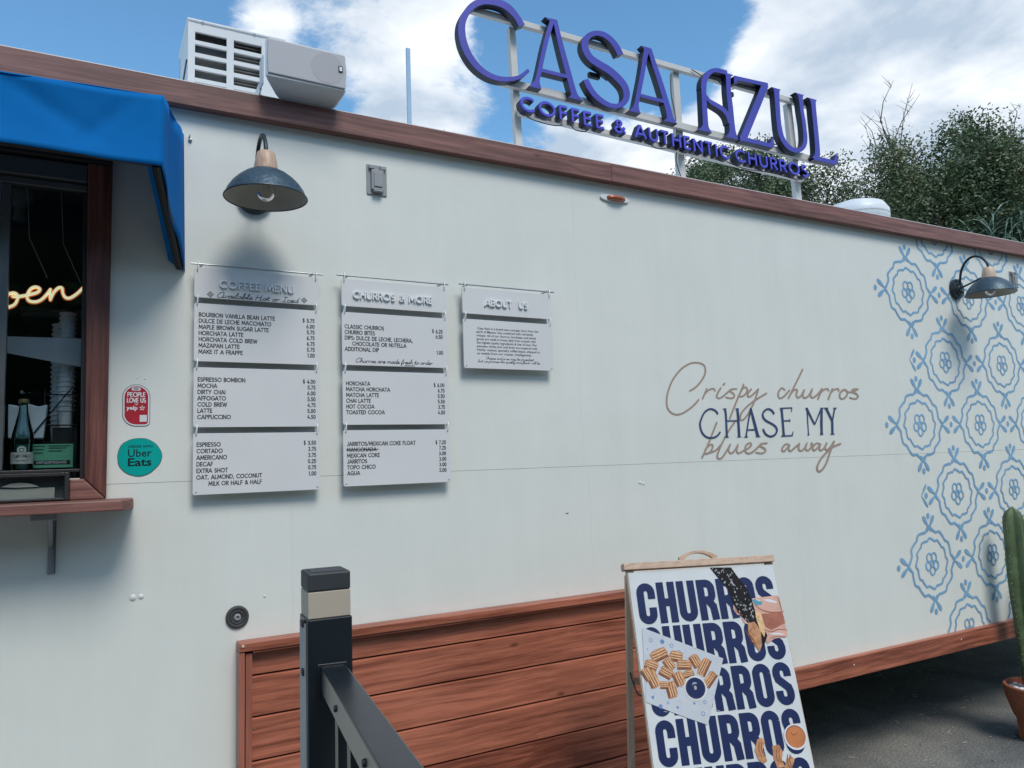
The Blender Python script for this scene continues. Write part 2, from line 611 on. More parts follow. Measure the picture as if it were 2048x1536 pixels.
MT['posternavy'] = mat_plain('poster_navy', (0.014, 0.026, 0.095), 0.5, spec=0.25, var=0.08)
MT['napkin'] = mat_plain('printed_napkin', (0.56, 0.585, 0.625), 0.4, var=0.06, scale=18)
MT['churro'] = mat_plain('printed_churro', (0.52, 0.255, 0.125), 0.45, var=0.45, scale=55)
MT['churrod'] = mat_plain('printed_churro_groove', (0.22, 0.07, 0.028), 0.45, var=0.35, scale=60)
MT['churrol'] = mat_plain('printed_churro_light', (0.74, 0.47, 0.25), 0.45, var=0.3, scale=60)
MT['choc'] = mat_plain('printed_chocolate', (0.012, 0.011, 0.012), 0.5, spec=0.2, var=0.3, scale=30)
MT['chocl'] = mat_plain('printed_highlight', (0.34, 0.34, 0.35), 0.4, var=0.4, scale=60)
MT['skin'] = mat_plain('printed_skin', (0.66, 0.38, 0.30), 0.45, var=0.16, scale=14)
MT['skind'] = mat_plain('printed_skin_dark', (0.38, 0.13, 0.085), 0.45, var=0.25, scale=20)
MT['nail'] = mat_plain('printed_nail', (0.10, 0.36, 0.47), 0.35, var=0.15)
MT['caramel'] = mat_plain('printed_caramel', (0.56, 0.20, 0.075), 0.4, var=0.12, scale=20)
MT['iconblue'] = mat_plain('printed_icon_blue', (0.14, 0.26, 0.48), 0.4, var=0.1)
MT['icongrey'] = mat_plain('printed_icon_grey', (0.40, 0.42, 0.52), 0.4, var=0.1)
MT['terracotta'] = mat_plain('terracotta', (0.36, 0.115, 0.055), 0.75, var=0.14, scale=12, bump=0.5, bscale=120)
MT['cactus'] = mat_plain('cactus_skin', (0.095, 0.140, 0.060), 0.6, var=0.35, scale=14, bump=0.5, bscale=90)
MT['spine'] = mat_plain('cactus_spine', (0.34, 0.33, 0.20), 0.6, var=0.1)
MT['pebble'] = mat_plain('white_pebble', (0.72, 0.72, 0.70), 0.6, var=0.08, scale=20)
MT['bark'] = mat_plain('bark', (0.095, 0.080, 0.065), 0.9, var=0.3, scale=20)
MT['leafa'] = mat_leaf('leaf_olive', (0.042, 0.066, 0.028), (0.120, 0.155, 0.068), (0.250, 0.270, 0.145))
MT['leafb'] = mat_leaf('leaf_deep', (0.045, 0.072, 0.034), (0.115, 0.160, 0.078), (0.230, 0.270, 0.150))
MT['leafc'] = mat_leaf('leaf_reed', (0.035, 0.070, 0.045), (0.100, 0.160, 0.105), (0.260, 0.340, 0.250))
MT['ventwhite'] = mat_plain('vent_white', (0.70, 0.73, 0.75), 0.35, var=0.03)
MT['poleblue'] = mat_plain('pole_pale_blue', (0.33, 0.50, 0.66), 0.4, var=0.05)
MT['twig'] = mat_plain('dry_litter', (0.42, 0.38, 0.30), 0.8, var=0.2)
MT['hillgreen'] = mat_plain('far_ground', (0.05, 0.07, 0.035), 0.9, var=0.3, scale=0.3)

# ------------------------------------------------------------------ mesh helpers
ORG = {}


class MB:
    """collects shapes in world coordinates, links them as one object"""

    def __init__(self):
        self.v = []
        self.f = []
        self.fr = None

    def frame(self, o, ex, ey, ez):
        self.fr = (Vector(o), Vector(ex), Vector(ey), Vector(ez))
        return self

    def P(self, p):
        if self.fr is None:
            return Vector(p)
        o, a, b, c = self.fr
        return o + a * p[0] + b * p[1] + c * p[2]

    def add(self, vs, fs):
        n = len(self.v)
        self.v += [self.P(p) for p in vs]
        self.f += [tuple(i + n for i in f) for f in fs]

    def box(self, lo, hi):
        x0, y0, z0 = lo
        x1, y1, z1 = hi
        self.add([(x0, y0, z0), (x1, y0, z0), (x1, y1, z0), (x0, y1, z0), (x0, y0, z1), (x1, y0, z1), (x1, y1, z1), (x0, y1, z1)],
                 [(0, 3, 2, 1), (4, 5, 6, 7), (0, 1, 5, 4), (1, 2, 6, 5), (2, 3, 7, 6), (3, 0, 4, 7)])
        return self

    def tube(self, pts, r, n=8, cap=True):
        pts = [Vector(p) for p in pts]
        rs = r if isinstance(r, (list, tuple)) else [r] * len(pts)
        vs, fs = [], []
        t0 = (pts[1] - pts[0]).normalized()
        a = t0.orthogonal().normalized()
        for i, p in enumerate(pts):
            t = ((pts[min(i + 1, len(pts) - 1)] - pts[max(i - 1, 0)])).normalized()
            a = (a - t * a.dot(t)).normalized()
            b = t.cross(a)
            for k in range(n):
                q = 2 * PI * k / n
                vs.append(p + (a * math.cos(q) + b * math.sin(q)) * rs[i])
        for i in range(len(pts) - 1):
            for k in range(n):
                k2 = (k + 1) % n
                fs.append((i * n + k, i * n + k2, (i + 1) * n + k2, (i + 1) * n + k))
        if cap:
            fs.append(tuple(range(n - 1, -1, -1)))
            fs.append(tuple(range((len(pts) - 1) * n, len(pts) * n)))
        self.add(vs, fs)
        return self

    def lathe(self, prof, o=(0, 0, 0), ax='Z', n=32, a0=0.0, a1=2 * PI, closed=False):
        """prof: (radius, height) pairs turned about an axis through o"""
        vs, fs = [], []
        full = abs(a1 - a0 - 2 * PI) < 1e-6
        m = n if full else n + 1
        for rr, h in prof:
            for k in range(m):
                q = a0 + (a1 - a0) * k / n
                x, y = rr * math.cos(q), rr * math.sin(q)
                if ax == 'Z':
                    vs.append((o[0] + x, o[1] + y, o[2] + h))
                elif ax == 'Y':
                    vs.append((o[0] + x, o[1] - h, o[2] + y))
                else:
                    vs.append((o[0] + h, o[1] + x, o[2] + y))
        for i in range(len(prof) - 1):
            for k in range(n):
                k2 = (k + 1) % m
                fs.append((i * m + k, i * m + k2, (i + 1) * m + k2, (i + 1) * m + k))
        self.add(vs, fs)
        return self

    def prism(self, poly, y0, y1):
        """poly in local x,z extruded from y0 (front) to y1"""
        n = len(poly)
        vs = [(p[0], y0, p[1]) for p in poly] + [(p[0], y1, p[1]) for p in poly]
        fs = [tuple(range(n)), tuple(range(2 * n - 1, n - 1, -1))]
        for i in range(n):
            j = (i + 1) % n
            fs.append((i, n + i, n + j, j))
        self.add(vs, fs)
        return self

    def flat(self, poly, y):
        self.add([(p[0], y, p[1]) for p in poly], [tuple(range(len(poly)))])
        return self

    def ribbon(self, lr, y0, y1=None, closed=False, ramp=0.0):
        """lr: list of (left, right) points in local x,z; y0 front, y1 back (None = flat)"""
        n = len(lr)
        vs, fs = [], []
        for i, (a, b) in enumerate(lr):
            # each bit of a pen stroke lies a hair above the bit before it, so a stroke may cross itself
            vs.append((a[0], y0 - ramp * i, a[1]))
            vs.append((b[0], y0 - ramp * i, b[1]))
        rng = range(n if closed else n - 1)
        for i in rng:
            j = (i + 1) % n
            fs.append((2 * i, 2 * i + 1, 2 * j + 1, 2 * j))
        if y1 is not None:
            m = 2 * n
            for a, b in lr:
                vs.append((a[0], y1, a[1]))
                vs.append((b[0], y1, b[1]))
            for i in rng:
                j = (i + 1) % n
                fs.append((2 * i, 2 * j, m + 2 * j, m + 2 * i))
                fs.append((2 * i + 1, m + 2 * i + 1, m + 2 * j + 1, 2 * j + 1))
            if not closed:
                fs.append((0, m, m + 1, 1))
                e = 2 * (n - 1)
                fs.append((e, e + 1, m + e + 1, m + e))
        self.add(vs, fs)
        return self

    def build(self, name, m, parent=None, smooth=False, bevel=0.0, seg=2, kind=None, label=None, solid=0.0, origin=None, subs=0, fix=False):
        me = bpy.data.meshes.new(name)
        po = ORG.get(parent, Vector((0, 0, 0))) if parent is not None else Vector((0, 0, 0))
        if origin is None:
            lo = Vector([min(p[i] for p in self.v) for i in range(3)])
            hi = Vector([max(p[i] for p in self.v) for i in range(3)])
            origin = (lo + hi) / 2
            if parent is None:
                origin.z = lo.z
        origin = Vector(origin)
        me.from_pydata([tuple(p - origin) for p in self.v], [], self.f)
        if fix or bevel:
            import bmesh
            bm = bmesh.new()
            bm.from_mesh(me)
            bmesh.ops.remove_doubles(bm, verts=bm.verts, dist=1e-6)
            bmesh.ops.recalc_face_normals(bm, faces=bm.faces)
            bm.to_mesh(me)
            bm.free()
        mm = m if isinstance(m, (list, tuple)) else [m]
        for x in mm:
            me.materials.append(MT[x] if isinstance(x, str) else x)
        if smooth:
            me.polygons.foreach_set('use_smooth', [True] * len(me.polygons))
            me.set_sharp_from_angle(angle=R(38))
        me.update()
        o = bpy.data.objects.new(name, me)
        C.objects.link(o)
        if parent is not None:
            o.parent = parent
        o.location = origin - po
        ORG[o] = origin
        if solid:
            s = o.modifiers.new('solid', 'SOLIDIFY')
            s.thickness = solid
            s.offset = 0
        if bevel:
            b = o.modifiers.new('bevel', 'BEVEL')
            b.width = bevel
            b.segments = seg
            b.limit_method = 'ANGLE'
            b.harden_normals = False
        if subs:
            b = o.modifiers.new('subsurf', 'SUBSURF')
            b.levels = subs
            b.render_levels = subs
        if kind:
            o['kind'] = kind
        if label:
            o['label'] = label
        return o


def tag(o, label, cat, group=None):
    o['label'] = label
    o['category'] = cat
    if group:
        o['group'] = group
    return o


def thing(name, loc, label, cat, group=None):
    o = bpy.data.objects.new(name, None)
    o.empty_display_size = 0.05
    C.objects.link(o)
    o.location = loc
    ORG[o] = Vector(loc)
    return tag(o, label, cat, group)


def share(src, loc, parent=None, label=None, name=None):
    """another copy of a mesh object; loc in world coordinates, mesh data shared"""
    c = src.copy()
    if name:
        c.name = name
    C.objects.link(c)
    p = parent if parent is not None else src.parent
    c.parent = p
    c.location = Vector(loc) - (ORG.get(p, Vector((0, 0, 0))) if p is not None else Vector((0, 0, 0)))
    ORG[c] = Vector(loc)
    if label:
        c['label'] = label
    return c


def copy_thing(root, loc, label):
    r = root.copy()
    C.objects.link(r)
    r.location = loc
    r['label'] = label

    def rec(src, dst):
        for ch in src.children:
            c = ch.copy()
            C.objects.link(c)
            c.parent = dst
            rec(ch, c)
    rec(root, r)
    return r


# ------------------------------------------------------------------ strokes and letters
def catmull(pts, sub=4):
    if len(pts) < 3:
        return pts
    o = []
    n = len(pts)
    for i in range(n - 1):
        p0 = pts[max(i - 1, 0)]
        p1 = pts[i]
        p2 = pts[i + 1]
        p3 = pts[min(i + 2, n - 1)]
        for k in range(sub):
            t = k / sub
            o.append(tuple(0.5 * (2 * b + (c - a) * t + (2 * a - 5 * b + 4 * c - d) * t * t + (-a + 3 * b - 3 * c + d) * t ** 3)
                           for a, b, c, d in zip(p0, p1, p2, p3)))
    o.append(tuple(pts[-1]))
    return o


def lr_of(pts, mode, closed=False, cap='flat'):
    """centre points (x, z, width) -> left/right pairs; mode n normal, h horizontal cut, v vertical cut"""
    lr = []
    n = len(pts)
    if cap == 'round' and not closed and mode == 'n' and n > 1:
        # a short taper at each end reads as a round pen tip
        def ext(a, b, w, k):
            d = math.hypot(b[0] - a[0], b[1] - a[1]) or 1e-9
            return ((a[0] - (b[0] - a[0]) / d * w * k), (a[1] - (b[1] - a[1]) / d * w * k))
        a, b = pts[0], pts[1]
        e1 = ext(a, b, a[2], 0.32)
        e2 = ext(a, b, a[2], 0.5)
        c, d = pts[-1], pts[-2]
        g1 = ext(c, d, c[2], 0.32)
        g2 = ext(c, d, c[2], 0.5)
        pts = [(e2[0], e2[1], a[2] * 0.25), (e1[0], e1[1], a[2] * 0.75)] + list(pts) + [(g1[0], g1[1], c[2] * 0.75), (g2[0], g2[1], c[2] * 0.25)]
        n = len(pts)
    for i, (x, z, w) in enumerate(pts):
        if mode == 'h':
            nn = (1, 0)
            k = 1
        elif mode == 'v':
            nn = (0, 1)
            k = 1
        else:
            a = pts[(i - 1) % n] if closed else pts[max(i - 1, 0)]
            b = pts[(i + 1) % n] if closed else pts[min(i + 1, n - 1)]
            d1 = (x - a[0], z - a[1])
            d2 = (b[0] - x, b[1] - z)
            l1 = math.hypot(*d1)
            l2 = math.hypot(*d2)
            if l1 < 1e-9:
                d1, l1 = d2, l2
            if l2 < 1e-9:
                d2, l2 = d1, l1
            t1 = (d1[0] / l1, d1[1] / l1)
            t2 = (d2[0] / l2, d2[1] / l2)
            tx, tz = t1[0] + t2[0], t1[1] + t2[1]
            tl = math.hypot(tx, tz) or 1e-9
            tx, tz = tx / tl, tz / tl
            nn = (-tz, tx)
            k = 1 / max(0.45, tx * t1[0] + tz * t1[1])
        lr.append(((x - nn[0] * w * k / 2, z - nn[1] * w * k / 2), (x + nn[0] * w * k / 2, z + nn[1] * w * k / 2)))
    return lr


def traced(mb, data, y0, y1=None, eps=0.00012, cap='flat', wk=1.0):
    for j, st in enumerate(data):
        mode, sm = st[0], st[1]
        pts = [(st[i], st[i + 1], st[i + 2] * wk) for i in range(2, len(st), 3)]
        if sm:
            pts = catmull(pts, 5)
        elif mode == 'h' and len(pts) > 3:
            pts = catmull(pts, 3)
        e = eps * .6 * j
        mb.ribbon(lr_of(pts, mode, cap=cap), y0 - e, None if y1 is None else y1 + e, ramp=6e-6 if y1 is None or mode == 'n' else 0)
    return mb


def arc(cx, cy, rx, ry, a0, a1, n=10):
    return [(cx + rx * math.cos(R(a0 + (a1 - a0) * i / n)), cy + ry * math.sin(R(a0 + (a1 - a0) * i / n))) for i in range(n + 1)]


# geometric capitals, cap height 1: glyph -> (advance width, strokes)
G = {
    'A': (.80, [[(0, 0), (.39, 1)], [(.41, 1), (.80, 0)], [(.15, .30), (.65, .30)]]),
    'B': (.58, [[(.06, 0), (.06, 1)], [(.06, .96), (.30, .96)] + arc(.32, .75, .21, .21, 90, -90, 8) + [(.06, .54)], [(.06, .52), (.32, .52)] + arc(.33, .28, .24, .24, 90, -90, 8) + [(.06, .04)]]),
    'C': (.84, [arc(.5, .5, .45, .46, 48, 312, 18)]),
    'D': (.76, [[(.06, 0), (.06, 1)], [(.06, .96), (.26, .96)] + arc(.28, .5, .43, .46, 90, -90, 12) + [(.06, .04)]]),
    'E': (.54, [[(.06, 0), (.06, 1)], [(.06, .96), (.52, .96)], [(.06, .52), (.47, .52)], [(.06, .04), (.52, .04)]]),
    'F': (.50, [[(.06, 0), (.06, 1)], [(.06, .96), (.50, .96)], [(.06, .50), (.45, .50)]]),
    'G': (.88, [arc(.5, .5, .45, .46, 50, 352, 18), [(.95, .46), (.58, .46)]]),
    'H': (.72, [[(.06, 0), (.06, 1)], [(.66, 0), (.66, 1)], [(.06, .52), (.66, .52)]]),
    'I': (.14, [[(.07, 0), (.07, 1)]]),
    'J': (.46, [[(.40, 1), (.40, .26)] + arc(.20, .24, .20, .20, 0, -150, 8)]),
    'K': (.62, [[(.06, 0), (.06, 1)], [(.60, 1), (.10, .44)], [(.24, .60), (.62, 0)]]),
    'L': (.48, [[(.06, 0), (.06, 1)], [(.06, .04), (.48, .04)]]),
    'M': (.92, [[(.04, 0), (.12, 1)], [(.12, 1), (.46, .22)], [(.46, .22), (.80, 1)], [(.80, 1), (.88, 0)]]),
    'N': (.76, [[(.06, 0), (.06, 1)], [(.06, .98), (.70, .02)], [(.70, 0), (.70, 1)]]),
    'O': (.98, [arc(.49, .5, .45, .46, 90, 450, 22)]),
    'P': (.56, [[(.06, 0), (.06, 1)], [(.06, .96), (.30, .96)] + arc(.32, .72, .23, .24, 90, -90, 8) + [(.06, .48)]]),
    'Q': (.98, [arc(.49, .5, .45, .46, 90, 450, 22), [(.60, .24), (.94, -.04)]]),
    'R': (.60, [[(.06, 0), (.06, 1)], [(.06, .96), (.30, .96)] + arc(.32, .72, .23, .24, 90, -90, 8) + [(.06, .48)], [(.30, .48), (.60, 0)]]),
    'S': (.56, [arc(.28, .735, .22, .225, 40, 215, 9) + arc(.28, .27, .24, .235, 55, -145, 12)]),
    'T': (.62, [[(.31, 0), (.31, 1)], [(0, .96), (.62, .96)]]),
    'U': (.72, [[(.06, 1), (.06, .36)] + arc(.36, .35, .30, .31, 180, 360, 12) + [(.66, 1)]]),
    'V': (.74, [[(0, 1), (.37, 0)], [(.37, 0), (.74, 1)]]),
    'W': (1.06, [[(0, 1), (.28, 0)], [(.28, 0), (.53, .9)], [(.53, .9), (.78, 0)], [(.78, 0), (1.06, 1)]]),
    'X': (.66, [[(0, 0), (.64, 1)], [(.02, 1), (.66, 0)]]),
    'Y': (.68, [[(0, 1), (.34, .46)], [(.68, 1), (.34, .46)], [(.34, .48), (.34, 0)]]),
    'Z': (.62, [[(.04, .96), (.60, .96)], [(.58, .96), (.04, .04)], [(.03, .04), (.62, .04)]]),
    '&': (.78, [[(.76, .02), (.24, .62)] + arc(.36, .80, .16, .16, 205, -40, 10) + [(.30, .52), (.14, .38)] + arc(.30, .24, .23, .21, 145, 300, 9) + [(.60, .22), (.72, .48)]]),
    '0': (.56, [arc(.28, .5, .24, .46, 90, 450, 18)]),
    '1': (.30, [[(.20, 0), (.20, 1)], [(.20, .98), (.04, .84)]]),
    '2': (.52, [arc(.26, .72, .22, .24, 165, -30, 9) + [(.04, .04)], [(.03, .04), (.52, .04)]]),
    '3': (.52, [arc(.25, .74, .20, .22, 150, -90, 9), arc(.25, .28, .23, .24, 90, -150, 10)]),
    '4': (.56, [[(.36, 1), (.02, .34)], [(.02, .30), (.56, .30)], [(.42, .52), (.42, 0)]]),
    '5': (.52, [[(.48, .96), (.12, .96)], [(.13, .96), (.08, .56)], [(.08, .56)] + arc(.25, .32, .24, .28, 120, -150, 11)]),
    '6': (.54, [[(.38, 1), (.10, .52)], arc(.28, .30, .22, .26, 90, 450, 14)]),
    '7': (.50, [[(.02, .96), (.50, .96)], [(.48, .96), (.14, 0)]]),
    '8': (.54, [arc(.27, .75, .19, .21, 90, 450, 12), arc(.27, .28, .23, .24, 90, 450, 14)]),
    '9': (.54, [[(.16, 0), (.44, .48)], arc(.26, .70, .22, .26, 90, 450, 14)]),
    '$': (.52, [arc(.26, .70, .20, .20, 40, 215, 8) + arc(.26, .29, .21, .20, 55, -145, 10), [(.26, -.10), (.26, 1.10)]]),
    '.': (.16, [[(.08, .0), (.08, .12)]]),
    ',': (.16, [[(.10, .10), (.04, -.12)]]),
    ':': (.16, [[(.08, .06), (.08, .18)], [(.08, .50), (.08, .62)]]),
    '/': (.44, [[(.02, -.05), (.42, 1.05)]]),
    '#': (.66, [[(.20, 0), (.28, 1)], [(.42, 0), (.50, 1)], [(.04, .34), (.62, .34)], [(.06, .68), (.64, .68)]]),
    '-': (.36, [[(.04, .45), (.32, .45)]]),
    ' ': (.34, []),
}
# handwriting, x-height .45, joined along the baseline
HW = {
    'a': (.46, [[(.40, .42), (.22, .45), (.06, .28), (.08, .06), (.22, .04), (.38, .36), (.38, .08), (.50, .10)]]),
    'b': (.42, [[(.0, .10), (.16, .60), (.20, 1.0), (.10, .9), (.08, .1), (.22, .04), (.36, .22), (.30, .40), (.14, .34)], [(.32, .36), (.44, .34)]]),
    'c': (.36, [[(.34, .36), (.20, .45), (.06, .26), (.10, .06), (.24, .04), (.40, .14)]]),
    'd': (.46, [[(.38, .40), (.20, .44), (.06, .26), (.10, .06), (.24, .06), (.38, .36), (.44, 1.0), (.38, .5), (.38, .06), (.50, .10)]]),
    'e': (.36, [[(.0, .12), (.20, .22), (.32, .36), (.22, .46), (.08, .28), (.12, .06), (.24, .04), (.40, .14)]]),
    'f': (.30, [[(.0, .12), (.22, .60), (.26, .95), (.16, .90), (.10, .3), (.06, -.35), (.14, -.25), (.14, .05), (.34, .14)]]),
    'h': (.46, [[(.0, .12), (.18, .70), (.20, 1.0), (.12, .85), (.08, .02)], [(.08, .20), (.24, .44), (.34, .38), (.34, .08), (.48, .12)]]),
    'i': (.20, [[(.0, .12), (.12, .42), (.10, .10), (.22, .12)], [(.14, .62), (.14, .66)]]),
    'k': (.42, [[(.08, .0), (.18, 1.0)], [(.34, .42), (.12, .22), (.34, .04), (.44, .1)]]),
    'l': (.22, [[(.0, .12), (.16, .60), (.20, .98), (.12, .9), (.08, .2), (.14, .05), (.26, .12)]]),
    'm': (.66, [[(.06, .42), (.06, .02)], [(.06, .22), (.20, .44), (.28, .38), (.28, .02)], [(.28, .22), (.42, .44), (.52, .38), (.52, .08), (.68, .12)]]),
    'n': (.46, [[(.06, .42), (.06, .02)], [(.06, .22), (.22, .44), (.32, .38), (.32, .08), (.48, .12)]]),
    'o': (.42, [[(.24, .44), (.08, .32), (.08, .08), (.24, .04), (.36, .22), (.28, .42), (.20, .40), (.44, .34)]]),
    'p': (.42, [[(.10, .44), (.04, -.40)], [(.08, .24), (.22, .44), (.36, .30), (.28, .06), (.12, .08)], [(.28, .06), (.44, .12)]]),
    'q': (.44, [[(.36, .42), (.16, .42), (.06, .20), (.18, .04), (.36, .36), (.30, -.40), (.46, .10)]]),
    'r': (.34, [[(.06, .42), (.06, .02)], [(.06, .24), (.20, .42), (.34, .36)]]),
    's': (.34, [[(.0, .12), (.22, .44), (.16, .36), (.30, .18), (.20, .03), (.04, .06)], [(.24, .06), (.38, .12)]]),
    't': (.28, [[(.0, .12), (.16, .80), (.12, .10), (.30, .12)], [(.02, .52), (.28, .56)]]),
    'u': (.44, [[(.06, .42), (.06, .10), (.18, .04), (.34, .24), (.36, .42), (.34, .08), (.48, .12)]]),
    'v': (.36, [[(.04, .42), (.16, .04), (.32, .42), (.42, .36)]]),
    'w': (.56, [[(.04, .42), (.10, .06), (.26, .30), (.30, .06), (.48, .40), (.58, .36)]]),
    'x': (.38, [[(.04, .42), (.32, .04)], [(.34, .42), (.04, .04)]]),
    'y': (.42, [[(.06, .42), (.08, .10), (.20, .08), (.36, .42), (.26, -.10), (.10, -.42), (.04, -.28), (.46, .12)]]),
    'A': (.66, [[(.60, .20), (.40, .10), (.12, .05), (.04, .40), (.22, .90), (.50, 1.0), (.56, .5), (.54, .04), (.70, .10)]]),
    'C': (.66, [[(.56, .72), (.60, .95), (.40, 1.0), (.12, .66), (.06, .22), (.24, .02), (.60, .22)]]),
    'H': (.70, [[(.16, .96), (.06, .02)], [(.56, .96), (.48, .02), (.66, .10)], [(.06, .46), (.56, .52)]]),
    'I': (.44, [[(.08, .96), (.44, .96)], [(.28, .96), (.18, .04)], [(.0, .04), (.36, .04)]]),
    'S': (.50, [[(.46, .86), (.30, .98), (.14, .76), (.36, .42), (.30, .06), (.06, .08)]]),
    'B': (.50, [[(.10, 0), (.14, .96)], [(.14, .96), (.40, .86), (.14, .52), (.44, .30), (.10, .02)]]),
    '.': (.14, [[(.05, .02), (.08, .04)]]),
    ',': (.14, [[(.08, .06), (.03, -.10)]]),
    "'": (.12, [[(.08, .98), (.05, .82)]]),
    ' ': (.26, []),
}


def text_width(s, font, track):
    w = 0
    for ch in s:
        w += font.get(ch, font[' '])[0] + track
    return w - track


def write(mb, s, x, z, cap, y0, width=None, font=G, track=0.16, stroke=0.13, align='l', y1=None, cap_end='round', slant=0.0, dz=0.0, eps=0.00009, xs=1.0):
    """write s with its baseline at (x, z) in the local x,z plane; dz is the rise per metre along the line"""
    tw = text_width(s, font, track)
    kx = cap * xs if width is None else width / tw
    if align == 'r':
        x = x - tw * kx
    elif align == 'c':
        x = x - tw * kx / 2
    cx = 0
    j = 0
    for ch in s:
        adv, sts = font.get(ch, font[' '])
        for st in sts:
            pts = [(x + (cx + p[0] + slant * p[1]) * kx, z + p[1] * cap + dz * (cx * kx), stroke * cap) for p in st]
            if font is HW:
                pts = catmull(pts, 3)
            mb.ribbon(lr_of(pts, 'n', cap=cap_end), y0 - eps * (j % 5), y1, ramp=5e-6)
            j += 1
        cx += adv + track
    return mb


def font_text(mb, s, x, z, size, y0, offset=0.0, align='LEFT', sx=1.0, shear=0.0, body_w=None):
    """lower-case print from Blender's own built-in typeface, added flat to mb"""
    cu = bpy.data.curves.new('print', 'FONT')
    cu.body = s
    cu.size = size
    cu.offset = offset
    cu.align_x = align
    cu.shear = shear
    cu.resolution_u = 2
    o = bpy.data.objects.new('print', cu)
    C.objects.link(o)
    dg = bpy.context.evaluated_depsgraph_get()
    dg.update()
    me = o.evaluated_get(dg).to_mesh()
    vs = [(v.co.x, v.co.y) for v in me.vertices]
    if body_w and vs:
        sx = body_w / (max(v[0] for v in vs) - min(v[0] for v in vs))
    mb.add([(x + a * sx, y0, z + b) for a, b in vs], [tuple(p.vertices) for p in me.polygons])
    o.evaluated_get(dg).to_mesh_clear()
    bpy.data.objects.remove(o)
    bpy.data.curves.remove(cu)
    return mb

